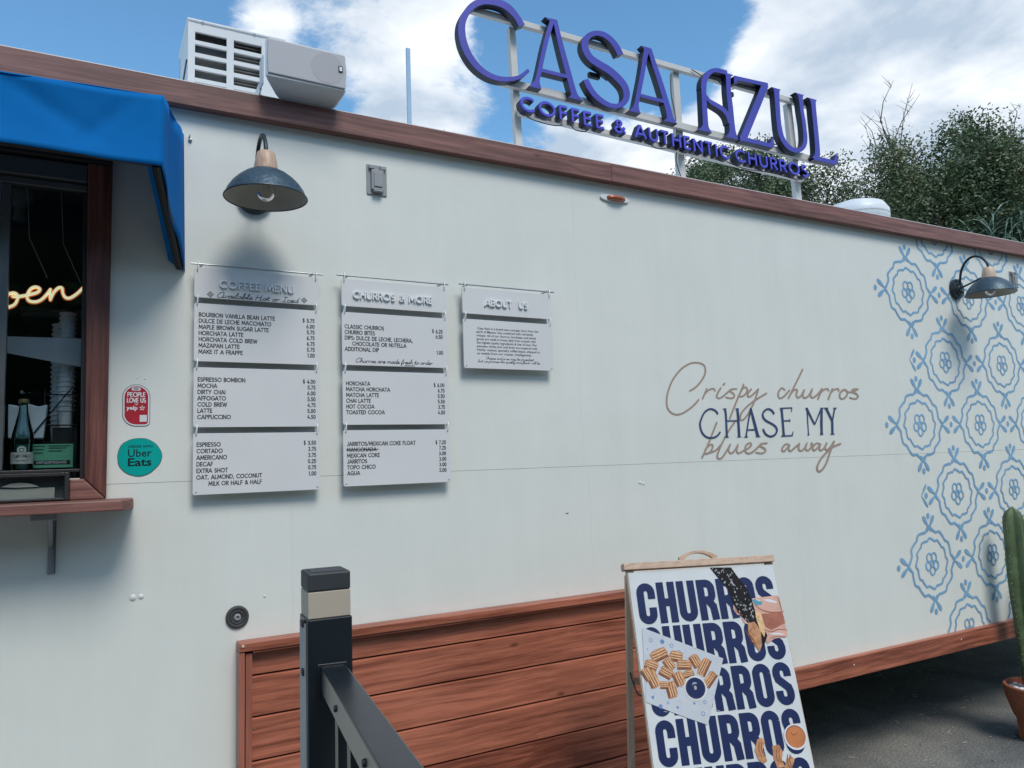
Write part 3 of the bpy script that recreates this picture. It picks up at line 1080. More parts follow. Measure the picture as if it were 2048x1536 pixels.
DATA = {'C':[['n',1,1.6203,0.6113,0.0428,1.5984,0.6459,0.0401,1.5711,0.671,0.0455,1.5362,0.6868,0.0435,1.4888,0.6881,0.04,1.4365,0.676,0.0353,1.3908,0.6458,0.0312,1.3589,0.6075,0.0308,1.3333,0.5558,0.0344,1.326,0.5072,0.0399,1.332,0.4557,0.0421,1.3515,0.4076,0.0414,1.3851,0.3673,0.0397,1.4289,0.3413,0.0339,1.479,0.3315,0.0284,1.5309,0.338,0.0246,1.5797,0.3558,0.0203,1.6102,0.3773,0.0186,1.639,0.4055,0.0171]],'A1':[['h',0,1.7902,0.6877,0.0386,1.7832,0.6771,0.0318,1.7739,0.6579,0.0266,1.7379,0.5586,0.0262,1.7002,0.4327,0.0249,1.6803,0.3682,0.0271,1.6738,0.3484,0.0467,1.6659,0.3293,0.0736],['h',0,1.797,0.6881,0.0258,1.8088,0.6147,0.032,1.8269,0.5241,0.0362,1.8475,0.4343,0.0383,1.8664,0.3538,0.0405,1.875,0.3346,0.0573,1.8753,0.3206,0.0937],['v',0,1.7042,0.4207,0.0204,1.8464,0.4209,0.0207],['h',0,1.7634,0.6852,0.0485,1.7753,0.675,0.0282]],'S1':[['n',1,2.1508,0.6034,0.0467,2.1318,0.6385,0.0456,2.1037,0.6662,0.0423,2.0664,0.6824,0.0358,2.022,0.6798,0.0292,1.9819,0.6585,0.0285,1.954,0.6207,0.0392,1.9518,0.5788,0.0485,1.9764,0.5437,0.0493,2.0233,0.5234,0.048,2.0765,0.5067,0.0501,2.1211,0.4803,0.0529,2.1569,0.4466,0.0511,2.1654,0.4043,0.0438,2.1482,0.364,0.0303,2.112,0.3384,0.0256,2.0697,0.3296,0.0289,2.0269,0.3384,0.0338,1.9859,0.3608,0.0385,1.9568,0.3926,0.0399,1.9378,0.4289,0.0386]],'A2':[['h',0,2.3202,0.6826,0.05,2.3136,0.6654,0.0399,2.2984,0.6245,0.0318,2.269,0.5211,0.0301,2.2394,0.4304,0.0298,2.2199,0.3707,0.0296,2.2125,0.3443,0.0482,2.2041,0.326,0.0833],['h',0,2.3314,0.6814,0.0301,2.3512,0.6029,0.0376,2.3734,0.5336,0.0404,2.3921,0.4636,0.0419,2.4081,0.3987,0.0447,2.4177,0.3497,0.0475,2.4202,0.3303,0.0644,2.4165,0.3166,0.1016],['v',0,2.2478,0.4182,0.0212,2.3901,0.4176,0.0216],['h',0,2.3035,0.6818,0.0531,2.3119,0.6679,0.0333]],'A3':[['n',1,2.657,0.5388,0.0416,2.6683,0.5858,0.0405,2.6985,0.6315,0.0317,2.7394,0.6608,0.026,2.7815,0.6688,0.0302,2.8343,0.6689,0.0303],['h',0,2.6581,0.542,0.0377,2.6533,0.4732,0.039,2.648,0.4017,0.0403,2.6445,0.3486,0.0431,2.6421,0.3307,0.061,2.636,0.3121,0.1075],['h',0,2.8477,0.6672,0.0685,2.8385,0.6455,0.0395,2.8303,0.5769,0.0378,2.8294,0.4862,0.0423,2.8263,0.4018,0.0452,2.8254,0.354,0.0496,2.8234,0.3299,0.0676,2.8165,0.3079,0.1049],['n',1,2.6674,0.5086,0.0196,2.6895,0.4838,0.0286,2.7353,0.4697,0.0323,2.7776,0.4546,0.0356,2.8036,0.4271,0.0335,2.8129,0.3873,0.0298]],'Z':[['v',0,2.8855,0.6532,0.0306,2.9638,0.6587,0.026,3.1247,0.6667,0.0277],['h',0,2.888,0.6599,0.0231,2.8848,0.6224,0.023],['h',0,3.1031,0.6588,0.0583,3.0224,0.5264,0.0586,2.9495,0.4079,0.0574,2.8934,0.3161,0.0581],['v',0,2.8708,0.3179,0.0298,2.9904,0.3188,0.0266,3.1012,0.3176,0.0306],['h',0,3.0961,0.3106,0.0353,3.1031,0.3394,0.0273,3.113,0.3657,0.0113]],'U':[['h',0,3.1852,0.6612,0.0825,3.1868,0.6457,0.0512,3.181,0.5845,0.0428,3.1747,0.4954,0.041,3.1726,0.4326,0.041],['n',1,3.1737,0.439,0.045,3.1811,0.3845,0.0455,3.2188,0.3387,0.0421,3.2788,0.3244,0.0308,3.3333,0.3466,0.027,3.3626,0.3929,0.0361,3.3712,0.4517,0.0363],['h',0,3.365,0.6685,0.086,3.3705,0.6503,0.043,3.3682,0.5725,0.0344,3.3722,0.4965,0.0344,3.3689,0.4385,0.0343]],'L':[['h',0,3.4645,0.6606,0.0924,3.4691,0.642,0.0493,3.4647,0.5534,0.0439,3.4604,0.4557,0.0438,3.4533,0.3584,0.0454,3.4426,0.3183,0.054,3.4331,0.304,0.0868],['v',0,3.4121,0.308,0.0291,3.5927,0.3067,0.0297],['h',0,3.5872,0.3013,0.0396,3.5975,0.332,0.0289,3.6082,0.3598,0.0109]],'tan':[['n',1,2.3779,1.898,0.0084,2.4176,1.9174,0.0088,2.4553,1.9504,0.0096,2.4771,1.9834,0.0105,2.4746,2.0158,0.0104,2.4402,2.0283,0.0084,2.3908,2.024,0.0081,2.3335,1.9955,0.0087,2.2824,1.9465,0.0093,2.2519,1.8935,0.0097,2.2409,1.8516,0.01,2.2464,1.8152,0.0098,2.2783,1.7934,0.0084,2.3188,1.7945,0.0079,2.3683,1.8157,0.0085,2.4047,1.8398,0.0089,2.4271,1.8587,0.0092],['n',1,2.4521,1.8643,0.0099,2.4682,1.8887,0.01,2.4804,1.9088,0.0101],['n',1,2.4689,1.8887,0.0089,2.4944,1.9052,0.0084,2.5221,1.9111,0.0083,2.5301,1.9031,0.0103],['n',1,2.5673,1.9146,0.0099,2.5473,1.8925,0.0102,2.5392,1.8733,0.0109,2.5525,1.867,0.0081,2.5787,1.8765,0.0089,2.6292,1.9091,0.0092],['n',1,2.5933,1.937,0.0096,2.5845,1.9292,0.0096],['n',1,2.6667,1.9119,0.0083,2.6368,1.9103,0.0083,2.6234,1.9018,0.0111,2.646,1.8884,0.0106,2.6487,1.8763,0.0102,2.6294,1.8678,0.0082,2.5966,1.8713,0.0085],['n',1,2.7138,1.9339,0.0107,2.6919,1.9001,0.0106,2.666,1.861,0.0106,2.6315,1.8058,0.0105,2.6118,1.773,0.0105],['n',1,2.6765,1.8777,0.0104,2.7002,1.9086,0.01,2.7202,1.9212,0.0083,2.7362,1.9119,0.0115,2.7253,1.8922,0.0101,2.7013,1.878,0.0084,2.6735,1.8777,0.0083],['n',1,2.7614,1.9124,0.0099,2.7408,1.8953,0.0105,2.7354,1.8784,0.011,2.7545,1.8787,0.0087,2.783,1.8959,0.0095,2.8021,1.9102,0.0098],['n',1,2.8078,1.9131,0.0111,2.7843,1.8678,0.011,2.7577,1.8284,0.0106,2.7194,1.7839,0.01,2.6891,1.7646,0.0083,2.6773,1.7757,0.0112,2.695,1.806,0.01,2.7474,1.8423,0.0093,2.8119,1.8737,0.009,2.8607,1.8941,0.009],['n',1,2.9865,1.9132,0.0103,2.9671,1.9215,0.0087,2.9452,1.9039,0.0112,2.9392,1.8838,0.0121,2.95,1.8713,0.0088,2.9793,1.8814,0.0097,3.0189,1.9108,0.0103],['n',1,3.1229,2.0167,0.0116,3.087,1.9704,0.0115,3.049,1.9229,0.0113,3.0094,1.8731,0.0112],['n',1,3.0235,1.8906,0.0104,3.052,1.9125,0.0094,3.0745,1.9129,0.0121,3.0666,1.8929,0.0125,3.0707,1.8767,0.0102,3.0947,1.8828,0.0103,3.1247,1.9137,0.0112],['n',1,3.1247,1.9137,0.012,3.1124,1.8918,0.0125,3.1166,1.876,0.0107,3.1404,1.8787,0.0095,3.1635,1.8966,0.0112,3.1801,1.9163,0.0127,3.167,1.8896,0.0128,3.1784,1.8767,0.0089,3.2141,1.8902,0.0103,3.2539,1.9217,0.011],['n',1,3.2206,1.8707,0.0121,3.2414,1.9024,0.0121,3.2565,1.9218,0.012],['n',1,3.2412,1.9012,0.0103,3.2691,1.9178,0.0096,3.2961,1.9236,0.0094,3.3022,1.9153,0.0129],['n',1,3.2973,1.8715,0.0124,3.3185,1.9035,0.0124,3.3331,1.923,0.0123],['n',1,3.3183,1.9023,0.0107,3.3441,1.919,0.0097,3.376,1.925,0.0095,3.3796,1.9165,0.0134],['n',1,3.416,1.9202,0.0109,3.3916,1.9046,0.0122,3.3847,1.8833,0.0135,3.4014,1.8726,0.0092,3.4297,1.8826,0.0112,3.4459,1.9041,0.0136,3.4358,1.9186,0.0118,3.416,1.9202,0.0095],['n',1,3.4422,1.9114,0.0096,3.4739,1.9088,0.0091,3.5215,1.9219,0.0095],['n',1,3.5331,1.9251,0.0093,3.4959,1.9245,0.0094,3.4834,1.912,0.0132,3.5188,1.899,0.0123,3.5263,1.885,0.013,3.5019,1.8742,0.0092,3.4613,1.8799,0.0099],['n',1,2.5288,1.7543,0.0102,2.5041,1.7142,0.0102,2.4754,1.6666,0.0101,2.4278,1.5972,0.0099],['n',1,2.4478,1.6299,0.0092,2.4778,1.6532,0.0085,2.4953,1.6502,0.0106,2.4842,1.6265,0.0096,2.4585,1.6138,0.0082,2.4396,1.6143,0.0079],['n',1,2.4536,1.614,0.0081,2.5076,1.626,0.0085,2.5456,1.652,0.0092],['n',1,2.6463,1.762,0.0099,2.602,1.7187,0.01,2.5616,1.6705,0.0101,2.5288,1.6229,0.0103,2.5196,1.5975,0.0107,2.5332,1.5891,0.008,2.5573,1.6018,0.0097,2.6037,1.652,0.01],['n',1,2.6037,1.652,0.0106,2.5907,1.628,0.0109,2.6004,1.6132,0.0085,2.6245,1.6207,0.0095,2.6514,1.65,0.0082,2.6417,1.6231,0.0111,2.6555,1.6119,0.0081,2.6902,1.6247,0.0087],['n',1,2.6825,1.6222,0.0086,2.715,1.6324,0.0091,2.7376,1.6485,0.011,2.7271,1.658,0.0082,2.7034,1.6464,0.0102,2.6955,1.6246,0.0112,2.7091,1.6095,0.0086,2.7422,1.6154,0.009,2.8029,1.6512,0.0095],['n',1,2.8405,1.655,0.0083,2.8069,1.6528,0.0085,2.7922,1.6436,0.0111,2.8218,1.6302,0.0104,2.8269,1.6179,0.0107,2.8027,1.6079,0.0083,2.7647,1.6121,0.0084],['n',1,2.9921,1.6438,0.009,2.9683,1.6482,0.0087,2.9442,1.6323,0.0109,2.9388,1.6177,0.0114,2.957,1.6162,0.0095,2.9919,1.6421,0.0089,2.9844,1.6241,0.0121,2.9972,1.6141,0.0085,3.0256,1.6289,0.0098,3.0621,1.6483,0.0099],['n',1,3.0621,1.6483,0.0122,3.0537,1.6226,0.0123,3.0726,1.6136,0.0086,3.099,1.6286,0.0109,3.1135,1.6474,0.0118,3.1028,1.6245,0.0125,3.1184,1.6144,0.0087,3.1454,1.6312,0.0116,3.1472,1.6485,0.0114,3.1577,1.6437,0.0104],['n',1,3.2089,1.6446,0.0091,3.1836,1.6479,0.0092,3.1562,1.6292,0.0118,3.1588,1.6147,0.0104,3.1788,1.6189,0.0101,3.213,1.6427,0.0088,3.2022,1.6225,0.0128,3.2139,1.6123,0.0088,3.2414,1.6275,0.0111,3.2582,1.6466,0.0119],['n',1,3.2582,1.6466,0.0123,3.2437,1.6246,0.013,3.259,1.6143,0.0089,3.2897,1.6325,0.0111,3.3141,1.654,0.0129,3.2774,1.6003,0.0124,3.2456,1.5484,0.012,3.2093,1.5157,0.0106,3.1832,1.5108,0.0102,3.1768,1.5301,0.0125,3.2047,1.567,0.0114,3.2607,1.6066,0.0105,3.316,1.632,0.0097,3.3632,1.643,0.0092]],'blue':[['n',1,2.5386,1.7937,0.0096,2.5221,1.8109,0.0087,2.4904,1.8172,0.0075,2.4572,1.8011,0.0087,2.4335,1.768,0.0094,2.4261,1.7441,0.0098,2.436,1.7096,0.0095,2.4625,1.6891,0.0082,2.4976,1.6854,0.0075,2.527,1.6952,0.0083,2.5464,1.7122,0.0089],['h',0,2.5807,1.8203,0.0365,2.584,1.8155,0.0146,2.5876,1.7893,0.0117,2.5855,1.7026,0.0117,2.5852,1.6907,0.0146,2.5847,1.6853,0.0364],['h',0,2.6604,1.8207,0.0336,2.6615,1.8158,0.0164,2.6637,1.7894,0.0149,2.6628,1.7017,0.0149,2.6626,1.6908,0.0164,2.6621,1.6858,0.0335],['v',0,2.5832,1.7622,0.0054,2.6659,1.763,0.0055],['h',0,2.7486,1.82,0.0107,2.7282,1.7617,0.0091,2.7099,1.7011,0.009,2.7066,1.6891,0.0151,2.7046,1.6842,0.0361],['h',0,2.7474,1.8228,0.0122,2.764,1.7616,0.0168,2.7799,1.7004,0.0184,2.7835,1.6903,0.0215,2.7846,1.6853,0.04],['v',0,2.7168,1.7192,0.0061,2.7756,1.7204,0.0061],['n',1,2.9019,1.794,0.0114,2.8877,1.811,0.0105,2.8608,1.8188,0.0084,2.8338,1.8063,0.0102,2.8242,1.7866,0.0117,2.8386,1.7658,0.0106,2.8717,1.7517,0.01,2.9041,1.7345,0.011,2.9125,1.7147,0.0119,2.8963,1.6945,0.0097,2.8656,1.687,0.0085,2.8354,1.6986,0.0106,2.819,1.7234,0.0113],['h',0,2.9511,1.8237,0.029,2.9545,1.8169,0.0161,2.9565,1.7553,0.0145,2.957,1.6955,0.0161,2.9562,1.687,0.0322],['v',0,2.9446,1.8226,0.0051,3.0285,1.8253,0.0052],['h',0,3.0277,1.8258,0.0049,3.0199,1.8056,0.0065],['v',0,2.9546,1.761,0.0051,3.0058,1.7625,0.0052],['h',0,3.0058,1.7711,0.0049,3.0067,1.7551,0.0049],['v',0,2.9393,1.6872,0.0057,3.0188,1.6896,0.0057],['h',0,3.0155,1.6885,0.0065,3.0224,1.7091,0.0057],['h',0,3.1299,1.8258,0.0337,3.1334,1.8188,0.0101,3.1317,1.7546,0.0076,3.1306,1.6964,0.0076,3.1298,1.6894,0.0303],['h',0,3.1298,1.8246,0.0168,3.1802,1.7415,0.0119],['h',0,3.2391,1.8251,0.0121,3.1802,1.7415,0.0102],['h',0,3.2436,1.8269,0.0381,3.2402,1.8192,0.0173,3.2313,1.7542,0.0173,3.2269,1.6982,0.0172,3.2243,1.6906,0.0396],['h',0,3.2715,1.8271,0.0384,3.2767,1.8193,0.0192,3.3121,1.7598,0.0158],['h',0,3.3419,1.8274,0.0337,3.3365,1.8196,0.0106,3.3118,1.7568,0.0106],['h',0,3.3122,1.761,0.0158,3.3068,1.6974,0.0158,3.3061,1.6908,0.0386]],'neon':[['n',1,-0.286,2.1621,0.008,-0.2972,2.1542,0.0073,-0.3009,2.1363,0.0069,-0.2933,2.1194,0.008,-0.2789,2.1168,0.0082,-0.2693,2.1316,0.007,-0.2714,2.1527,0.0074,-0.2831,2.1623,0.0085,-0.2685,2.1529,0.0083,-0.2567,2.1467,0.0083],['n',1,-0.2368,2.1625,0.007,-0.2389,2.1339,0.007,-0.2409,2.1018,0.007,-0.2429,2.0698,0.007],['n',1,-0.239,2.1374,0.0076,-0.2305,2.1487,0.008,-0.2175,2.1551,0.0084,-0.2058,2.1595,0.0086,-0.1968,2.1556,0.0078,-0.1949,2.1424,0.0071,-0.2004,2.1266,0.0075,-0.2091,2.1189,0.0082,-0.2208,2.1145,0.0085,-0.2356,2.1199,0.0084],['n',1,-0.207,2.1487,0.0086,-0.1892,2.1501,0.0086,-0.1654,2.1573,0.0085,-0.1444,2.1661,0.0082,-0.1386,2.1775,0.0076,-0.1494,2.1821,0.0087,-0.1622,2.1749,0.0078,-0.1707,2.1551,0.0072,-0.1664,2.1391,0.0083,-0.1497,2.136,0.0086,-0.1332,2.1445,0.0081,-0.1184,2.1645,0.0078,-0.111,2.1779,0.0077],['n',1,-0.1116,2.1779,0.0074,-0.1118,2.1614,0.0074,-0.1102,2.1451,0.0075],['n',1,-0.1102,2.1462,0.0075,-0.1015,2.1695,0.0077,-0.0895,2.1844,0.0084,-0.0801,2.1841,0.0083,-0.0775,2.1677,0.0078,-0.0701,2.1554,0.0087,-0.0575,2.1552,0.0086,-0.0389,2.1707,0.0082,-0.0218,2.1925,0.0081]],'churros':[[0.0821,0.3232,0.1156,0.3122,0.0887,0.3423],[0.1474,0.3333,0.172,0.3391,0.1406,0.3517],[0.0467,0.3562,0.0706,0.3663,0.0383,0.3709],[0.1158,0.3584,0.1274,0.3782,0.0996,0.3666],[0.1745,0.3643,0.2046,0.3665,0.1715,0.3818],[0.2202,0.355,0.23,0.377,0.203,0.362],[0.2496,0.379,0.2705,0.3506,0.2648,0.3871],[0.0452,0.4047,0.0557,0.4345,0.0253,0.4111],[0.0991,0.3871,0.1203,0.4008,0.087,0.4014],[0.1462,0.4122,0.1543,0.4359,0.126,0.4186],[0.1851,0.3977,0.2064,0.396,0.1854,0.4111],[0.1103,0.4469,0.1141,0.4754,0.091,0.4499],[0.264,0.4236,0.2877,0.4009,0.2771,0.4339],[0.0862,0.4291,0.104,0.4305,0.0841,0.4423],[0.027,0.3872,0.0371,0.4089,0.0104,0.394]],'nap':[0.0308,0.2214,0.3317,0.3535,0.2284,0.576,0.1505,0.5448,0.0068,0.4812],'dip':[0.3406,0.0139,0.4294,0.0187,0.446,0.0499,0.4782,0.0997,0.4908,0.1479,0.4957,0.201,0.5176,0.2487,0.526,0.2837,0.5005,0.3273,0.4858,0.2924,0.4568,0.2332,0.426,0.1966,0.4088,0.1547,0.4001,0.1011,0.3698,0.0576],'tipc':[0.4568,0.2332,0.4833,0.2292,0.5025,0.2592,0.4967,0.3158,0.4819,0.3401,0.4615,0.3021,0.4509,0.2615],'hand1':[0.4921,0.1421,0.5977,0.1366,0.6061,0.1431,0.6084,0.2892,0.5393,0.296,0.518,0.3059,0.5152,0.2601,0.5187,0.2141,0.5046,0.1899,0.4879,0.1771],'hand2':[0.5208,0.2489,0.5519,0.2682,0.6137,0.2665,0.6059,0.2919,0.552,0.2968,0.5193,0.3145,0.5141,0.2943],'handd':[0.5148,0.2022,0.6058,0.2021,0.6095,0.2199,0.6094,0.2431,0.5393,0.2674,0.524,0.2491],'fing':[0.4108,0.1607,0.4342,0.1562,0.4505,0.1865,0.4432,0.2064,0.4191,0.199,0.4074,0.178],'fing2':[0.4331,0.2086,0.4576,0.1986,0.4762,0.2172,0.4651,0.2395,0.4411,0.2322],'nail':[0.4908,0.1479,0.5045,0.1446,0.5342,0.1577,0.5253,0.1689,0.4993,0.1691],'chip':[0.495,0.1834,0.518,0.2024,0.5247,0.2607,0.5122,0.2885,0.5013,0.2649,0.494,0.2241],'m1':[0.4085,0.6386,0.4275,0.635,0.4366,0.6487,0.4217,0.6756,0.4318,0.7121,0.4149,0.7208,0.3975,0.7041,0.3909,0.673],'m2':[0.4601,0.6661,0.4881,0.6633,0.4979,0.6873,0.4892,0.7121,0.4954,0.738,0.4651,0.7383,0.4577,0.7042],'m3':[0.5071,0.7136,0.5249,0.7024,0.5381,0.7163,0.5214,0.7433,0.4917,0.7407],'handl':[['n',1,0.4948,-0.16,0.0026,0.5186,-0.1849,0.0045,0.5608,-0.1993,0.0048,0.6128,-0.1996,0.0035],['n',1,0.5152,-0.2601,0.0024,0.545,-0.2706,0.0035,0.5786,-0.2642,0.0034,0.6111,-0.2693,0.0024],['n',1,0.5378,-0.2153,0.0019,0.5602,-0.2312,0.0039,0.5748,-0.2525,0.0026],['n',1,0.6003,-0.1397,0.002,0.604,-0.1667,0.004,0.6058,-0.1962,0.0027],['n',1,0.533,-0.2956,0.0017,0.5665,-0.2892,0.0028,0.6008,-0.2944,0.0018],['n',1,0.4117,-0.1724,0.002,0.4208,-0.1904,0.0039,0.4406,-0.2033,0.0019]],'handh':[['n',1,0.5389,-0.1509,0.003,0.5641,-0.1553,0.0111,0.5918,-0.163,0.0062],['n',1,0.5368,-0.2787,0.0023,0.5623,-0.2792,0.0081,0.5936,-0.2836,0.0035],['n',1,0.5072,-0.1472,0.0013,0.5162,-0.1507,0.0045,0.5248,-0.1559,0.0013]]}

# ================================================================== GROUND
mb = MB()
mb.add([(-60, -60, 0), (90, -60, 0), (90, 120, 0), (-60, 120, 0)], [(0, 1, 2, 3)])
g = mb.build('ground', 'asphalt', origin=(0, 0, 0))
g['kind'] = 'structure'
mb = MB()
nn = 48
ring0 = [(math.cos(2 * PI * i / nn) * 170, math.sin(2 * PI * i / nn) * 170 + 20, -0.5) for i in range(nn)]
ring1 = [(math.cos(2 * PI * i / nn) * 2200, math.sin(2 * PI * i / nn) * 2200, -0.5) for i in range(nn)]
mb.add([(0, 0, -0.5)] + ring1, [(0, i + 1, (i + 1) % nn + 1) for i in range(nn)])
g = mb.build('terrain', 'hillgreen', origin=(0, 0, -0.5))
g['kind'] = 'structure'

# ================================================================== THE TRAILER
X0, X1 = -1.65, 7.2
tr = thing('food_trailer', (2.8, 1.2, 0), 'long pale grey-green food trailer with brown wood trim, blue awning and blue stencilled end', 'food trailer')


def seg(x0, x1, z0, z1, y=0.0, t=0.006, m='wall', name='wall_panel', bev=0.0):
    b = MB()
    b.box((x0, y, z0), (x1, y + t, z1))
    return b.build(name, m, tr, bevel=bev)


# sheet cladding: 4 ft sheets, upper ones lapped 1.5 mm proud of the lower ones, 1.2 mm joints
g2 = 0.00012
WX0, WX1, WZ0, WZ1 = -1.25, 0.02, 1.60, 2.56        # the serving window opening
xs = [0.02, 0.58, 1.786, 2.99, 4.19, 5.40, 6.60, X1]
up = [0.02, 1.786, 2.99, 4.19, 5.40, 6.60, X1]
lo_ = [-0.62, 0.605, 1.81, 3.02, 4.22, 5.43, 6.63, X1]
for a, b in zip(up[:-1], up[1:]):
    seg(a + g2, b - g2, 1.579, 2.845, y=-0.0008, t=0.007)
seg(X0, -0.62 - g2, 0.5, 1.579 - 0.0003)
for a, b in zip(lo_[:-1], lo_[1:]):
    seg(a + g2, b - g2, 0.5, 1.579 - 0.001, y=0.0)
seg(X0, WX0, 1.579, 2.845)
seg(WX0 + g2, WX1 - g2, WZ1, 2.845)
seg(WX0 + g2, WX1 - g2, 1.579, WZ0)
# studs and skin behind the joints, then the rest of the box
seg(0.03, X1, 0.5, 2.84, y=0.012, t=0.02, m='insidegrey', name='inner_wall')
seg(X0, X1, 0.5, 1.575, y=0.034, t=0.006, m='insidegrey', name='inner_wall')
b = MB()
b.box((X0, 0.0, 2.846), (X1, 2.4, 2.872))
b.build('roof', 'white', tr)
b = MB()
b.box((X0, 2.38, 0.1), (X1, 2.4, 2.845))
b.build('back_wall', 'insidegrey', tr)
b = MB()
b.box((X0 - 0.02, 0.0, 0.5), (X0, 2.4, 2.86))
b.build('end_wall', 'wall', tr)
b = MB()
b.box((X1, 0.0, 0.5), (X1 + 0.02, 2.4, 2.86))
b.build('end_wall', 'wall', tr)
b = MB()
b.box((X0, 0.045, 0.50), (X1, 2.38, 0.56))
b.build('underside', 'inside', tr)
for yy in (0.5, 1.85):
    b = MB()
    b.box((X0, yy, 0.36), (X1, yy + 0.08, 0.50))
    b.build('chassis_beam', 'blackp', tr)
for xw in (2.45, 3.30):
    b = MB()
    b.lathe([(0.0, 0.30), (0.12, 0.30), (0.17, 0.26), (0.30, 0.27), (0.345, 0.24), (0.35, 0.12), (0.34, 0.05), (0.2, 0.04)], (xw, 0.95, 0.35), 'Y', 28)
    b.build('wheel', 'rubber', tr, smooth=True)

# top trim boards
for a, b_ in ((X0, 1.9700), (1.9715, X1)):
    b = MB()
    b.box((a, -0.042, 2.802), (b_, -0.004, 2.8835))
    b.build('trim_board', 'trimwood', tr, bevel=0.002)
b = MB()
b.box((X0, -0.036, 2.8845), (X1, 0.03, 2.888))
b.build('drip_edge', 'white', tr)
random.seed(4)
for xx in (-0.14, 0.19, 1.13, 1.19, 1.41, 1.98, 2.6, 3.4):
    b = MB()
    b.tube([(xx, -0.01, 2.885), (xx + random.uniform(-.004, .004), -0.012, 2.885 + random.uniform(.010, .022))], 0.0014, 5)
    b.build('nail', 'steel', tr)

# bottom trim board of the far half
b = MB()
b.box((2.352, -0.030, 0.508), (X1, -0.003, 0.600))
b.build('trim_board', 'redwood', tr, bevel=0.002)
b = MB()
b.box((2.352, -0.032, 0.597), (X1, -0.003, 0.6035))
b.build('trim_lip', 'redwood', tr)
for xx in (3.3, 4.18, 5.2):
    b = MB()
    b.lathe([(0.0, 0.003), (0.004, 0.002), (0.005, 0)], (xx, -0.0305, 0.565), 'Y', 8)
    b.build('screw', 'card', tr)

# plank skirt under the menus
sx0, sx1 = 0.426, 2.35
zs = [1.032, 0.958, 0.830, 0.696, 0.559, 0.424, 0.290, 0.156, 0.03]
b = MB()
b.box((sx0, -0.062, 0.03), (sx0 + 0.0165, -0.006, 1.040))
b.build('edge_board', 'redwoodz', tr, bevel=0.0015)
b = MB()
b.box((sx0 + 0.020, -0.055, 0.03), (sx0 + 0.040, -0.006, 1.034))
b.build('edge_board', 'redwoodz', tr, bevel=0.0015)
b = MB()
b.box((sx1 - 0.02, -0.062, 0.03), (sx1, -0.006, 1.040))
b.build('edge_board', 'redwoodz', tr, bevel=0.0015)
b = MB()
b.box((sx0, -0.066, 1.042), (sx1 + 0.003, -0.004, 1.068))
b.build('top_board', 'redwood', tr, bevel=0.002)
b = MB()
b.box((sx0 + 0.042, -0.060, 1.0345), (sx1 - 0.022, -0.006, 1.0405))
b.build('shadow_strip', 'redwood', tr)
for i in range(len(zs) - 1):
    b = MB()
    z1, z0 = zs[i], zs[i + 1]
    # tongue-and-groove plank: chamfered top and bottom, 5 mm groove between planks
    b.add([(sx0 + .043, -0.018, z0 + .001), (sx0 + .043, -0.026, z0 + .0035), (sx0 + .043, -0.026, z1 - .007), (sx0 + .043, -0.020, z1 - .0035), (sx0 + .043, -0.008, z1 - .0035), (sx0 + .043, -0.008, z0 + .001),
           (sx1 - .022, -0.018, z0 + .001), (sx1 - .022, -0.026, z0 + .0035), (sx1 - .022, -0.026, z1 - .007), (sx1 - .022, -0.020, z1 - .0035), (sx1 - .022, -0.008, z1 - .0035), (sx1 - .022, -0.008, z0 + .001)],
          [(0, 1, 7, 6), (1, 2, 8, 7), (2, 3, 9, 8), (3, 4, 10, 9), (4, 5, 11, 10), (5, 0, 6, 11), (5, 4, 3, 2, 1, 0), (6, 7, 8, 9, 10, 11)])
    b.build('plank', 'redwood', tr)
for zz in [(p + q) / 2 for p, q in zip(zs[:-1], zs[1:])]:
    for xx in (sx0 + .052,):
        b = MB()
        b.lathe([(0, .0012), (.0018, .001), (.0024, 0)], (xx, -0.0262, zz + .03), 'Y', 8)
        b.build('nail', 'steel', tr)
b = MB()
b.box((sx0 + .03, -0.008, 0.03), (sx1 - .01, -0.004, 1.04))
b.build('skirt_backing', 'blackp', tr)
b = MB()
b.lathe([(0, .003), (.004, .002), (.005, 0)], (sx0 + 0.010, -0.0665, 1.060), 'Y', 8)
b.build('screw', 'card', tr)

# small blemishes the wall carries: a chip, drips of filler
for (xx, zz, r_) in ((0.514, 1.197, .004), (2.072, 1.50, .007), (0.128, 1.235, .010), (0.150, 1.236, .008), (2.09, 1.495, .006), (0.128, 1.905, .003), (0.152, 1.903, .003)):
    b = MB()
    b.lathe([(0, r_ * .35), (r_ * .6, r_ * .25), (r_, 0)], (xx, -0.0015, zz), 'Y', 9)
    b.build('paint_blob', 'wall', tr, smooth=True)
b = MB()
b.box((1.690, -0.002, 1.3925), (1.702, -0.0004, 1.3945))
b.build('paint_chip', 'rubber', tr)

# recessed rubber port
b = MB()
b.lathe([(.0355, 0), (.0355, .006), (.031, .010), (.027, .010), (.024, .006), (.020, .008), (.014, .006), (.012, .004)], (0.429, 0, 1.141), 'Y', 32)
pt = b.build('hose_port', 'rubber', tr, smooth=True)
b = MB()
b.lathe([(.011, .004), (.010, .011), (.0055, .012), (.0045, .006), (0, .005)], (0.429, 0, 1.141), 'Y', 20)
b.build('port_valve', 'grey', pt, smooth=True)

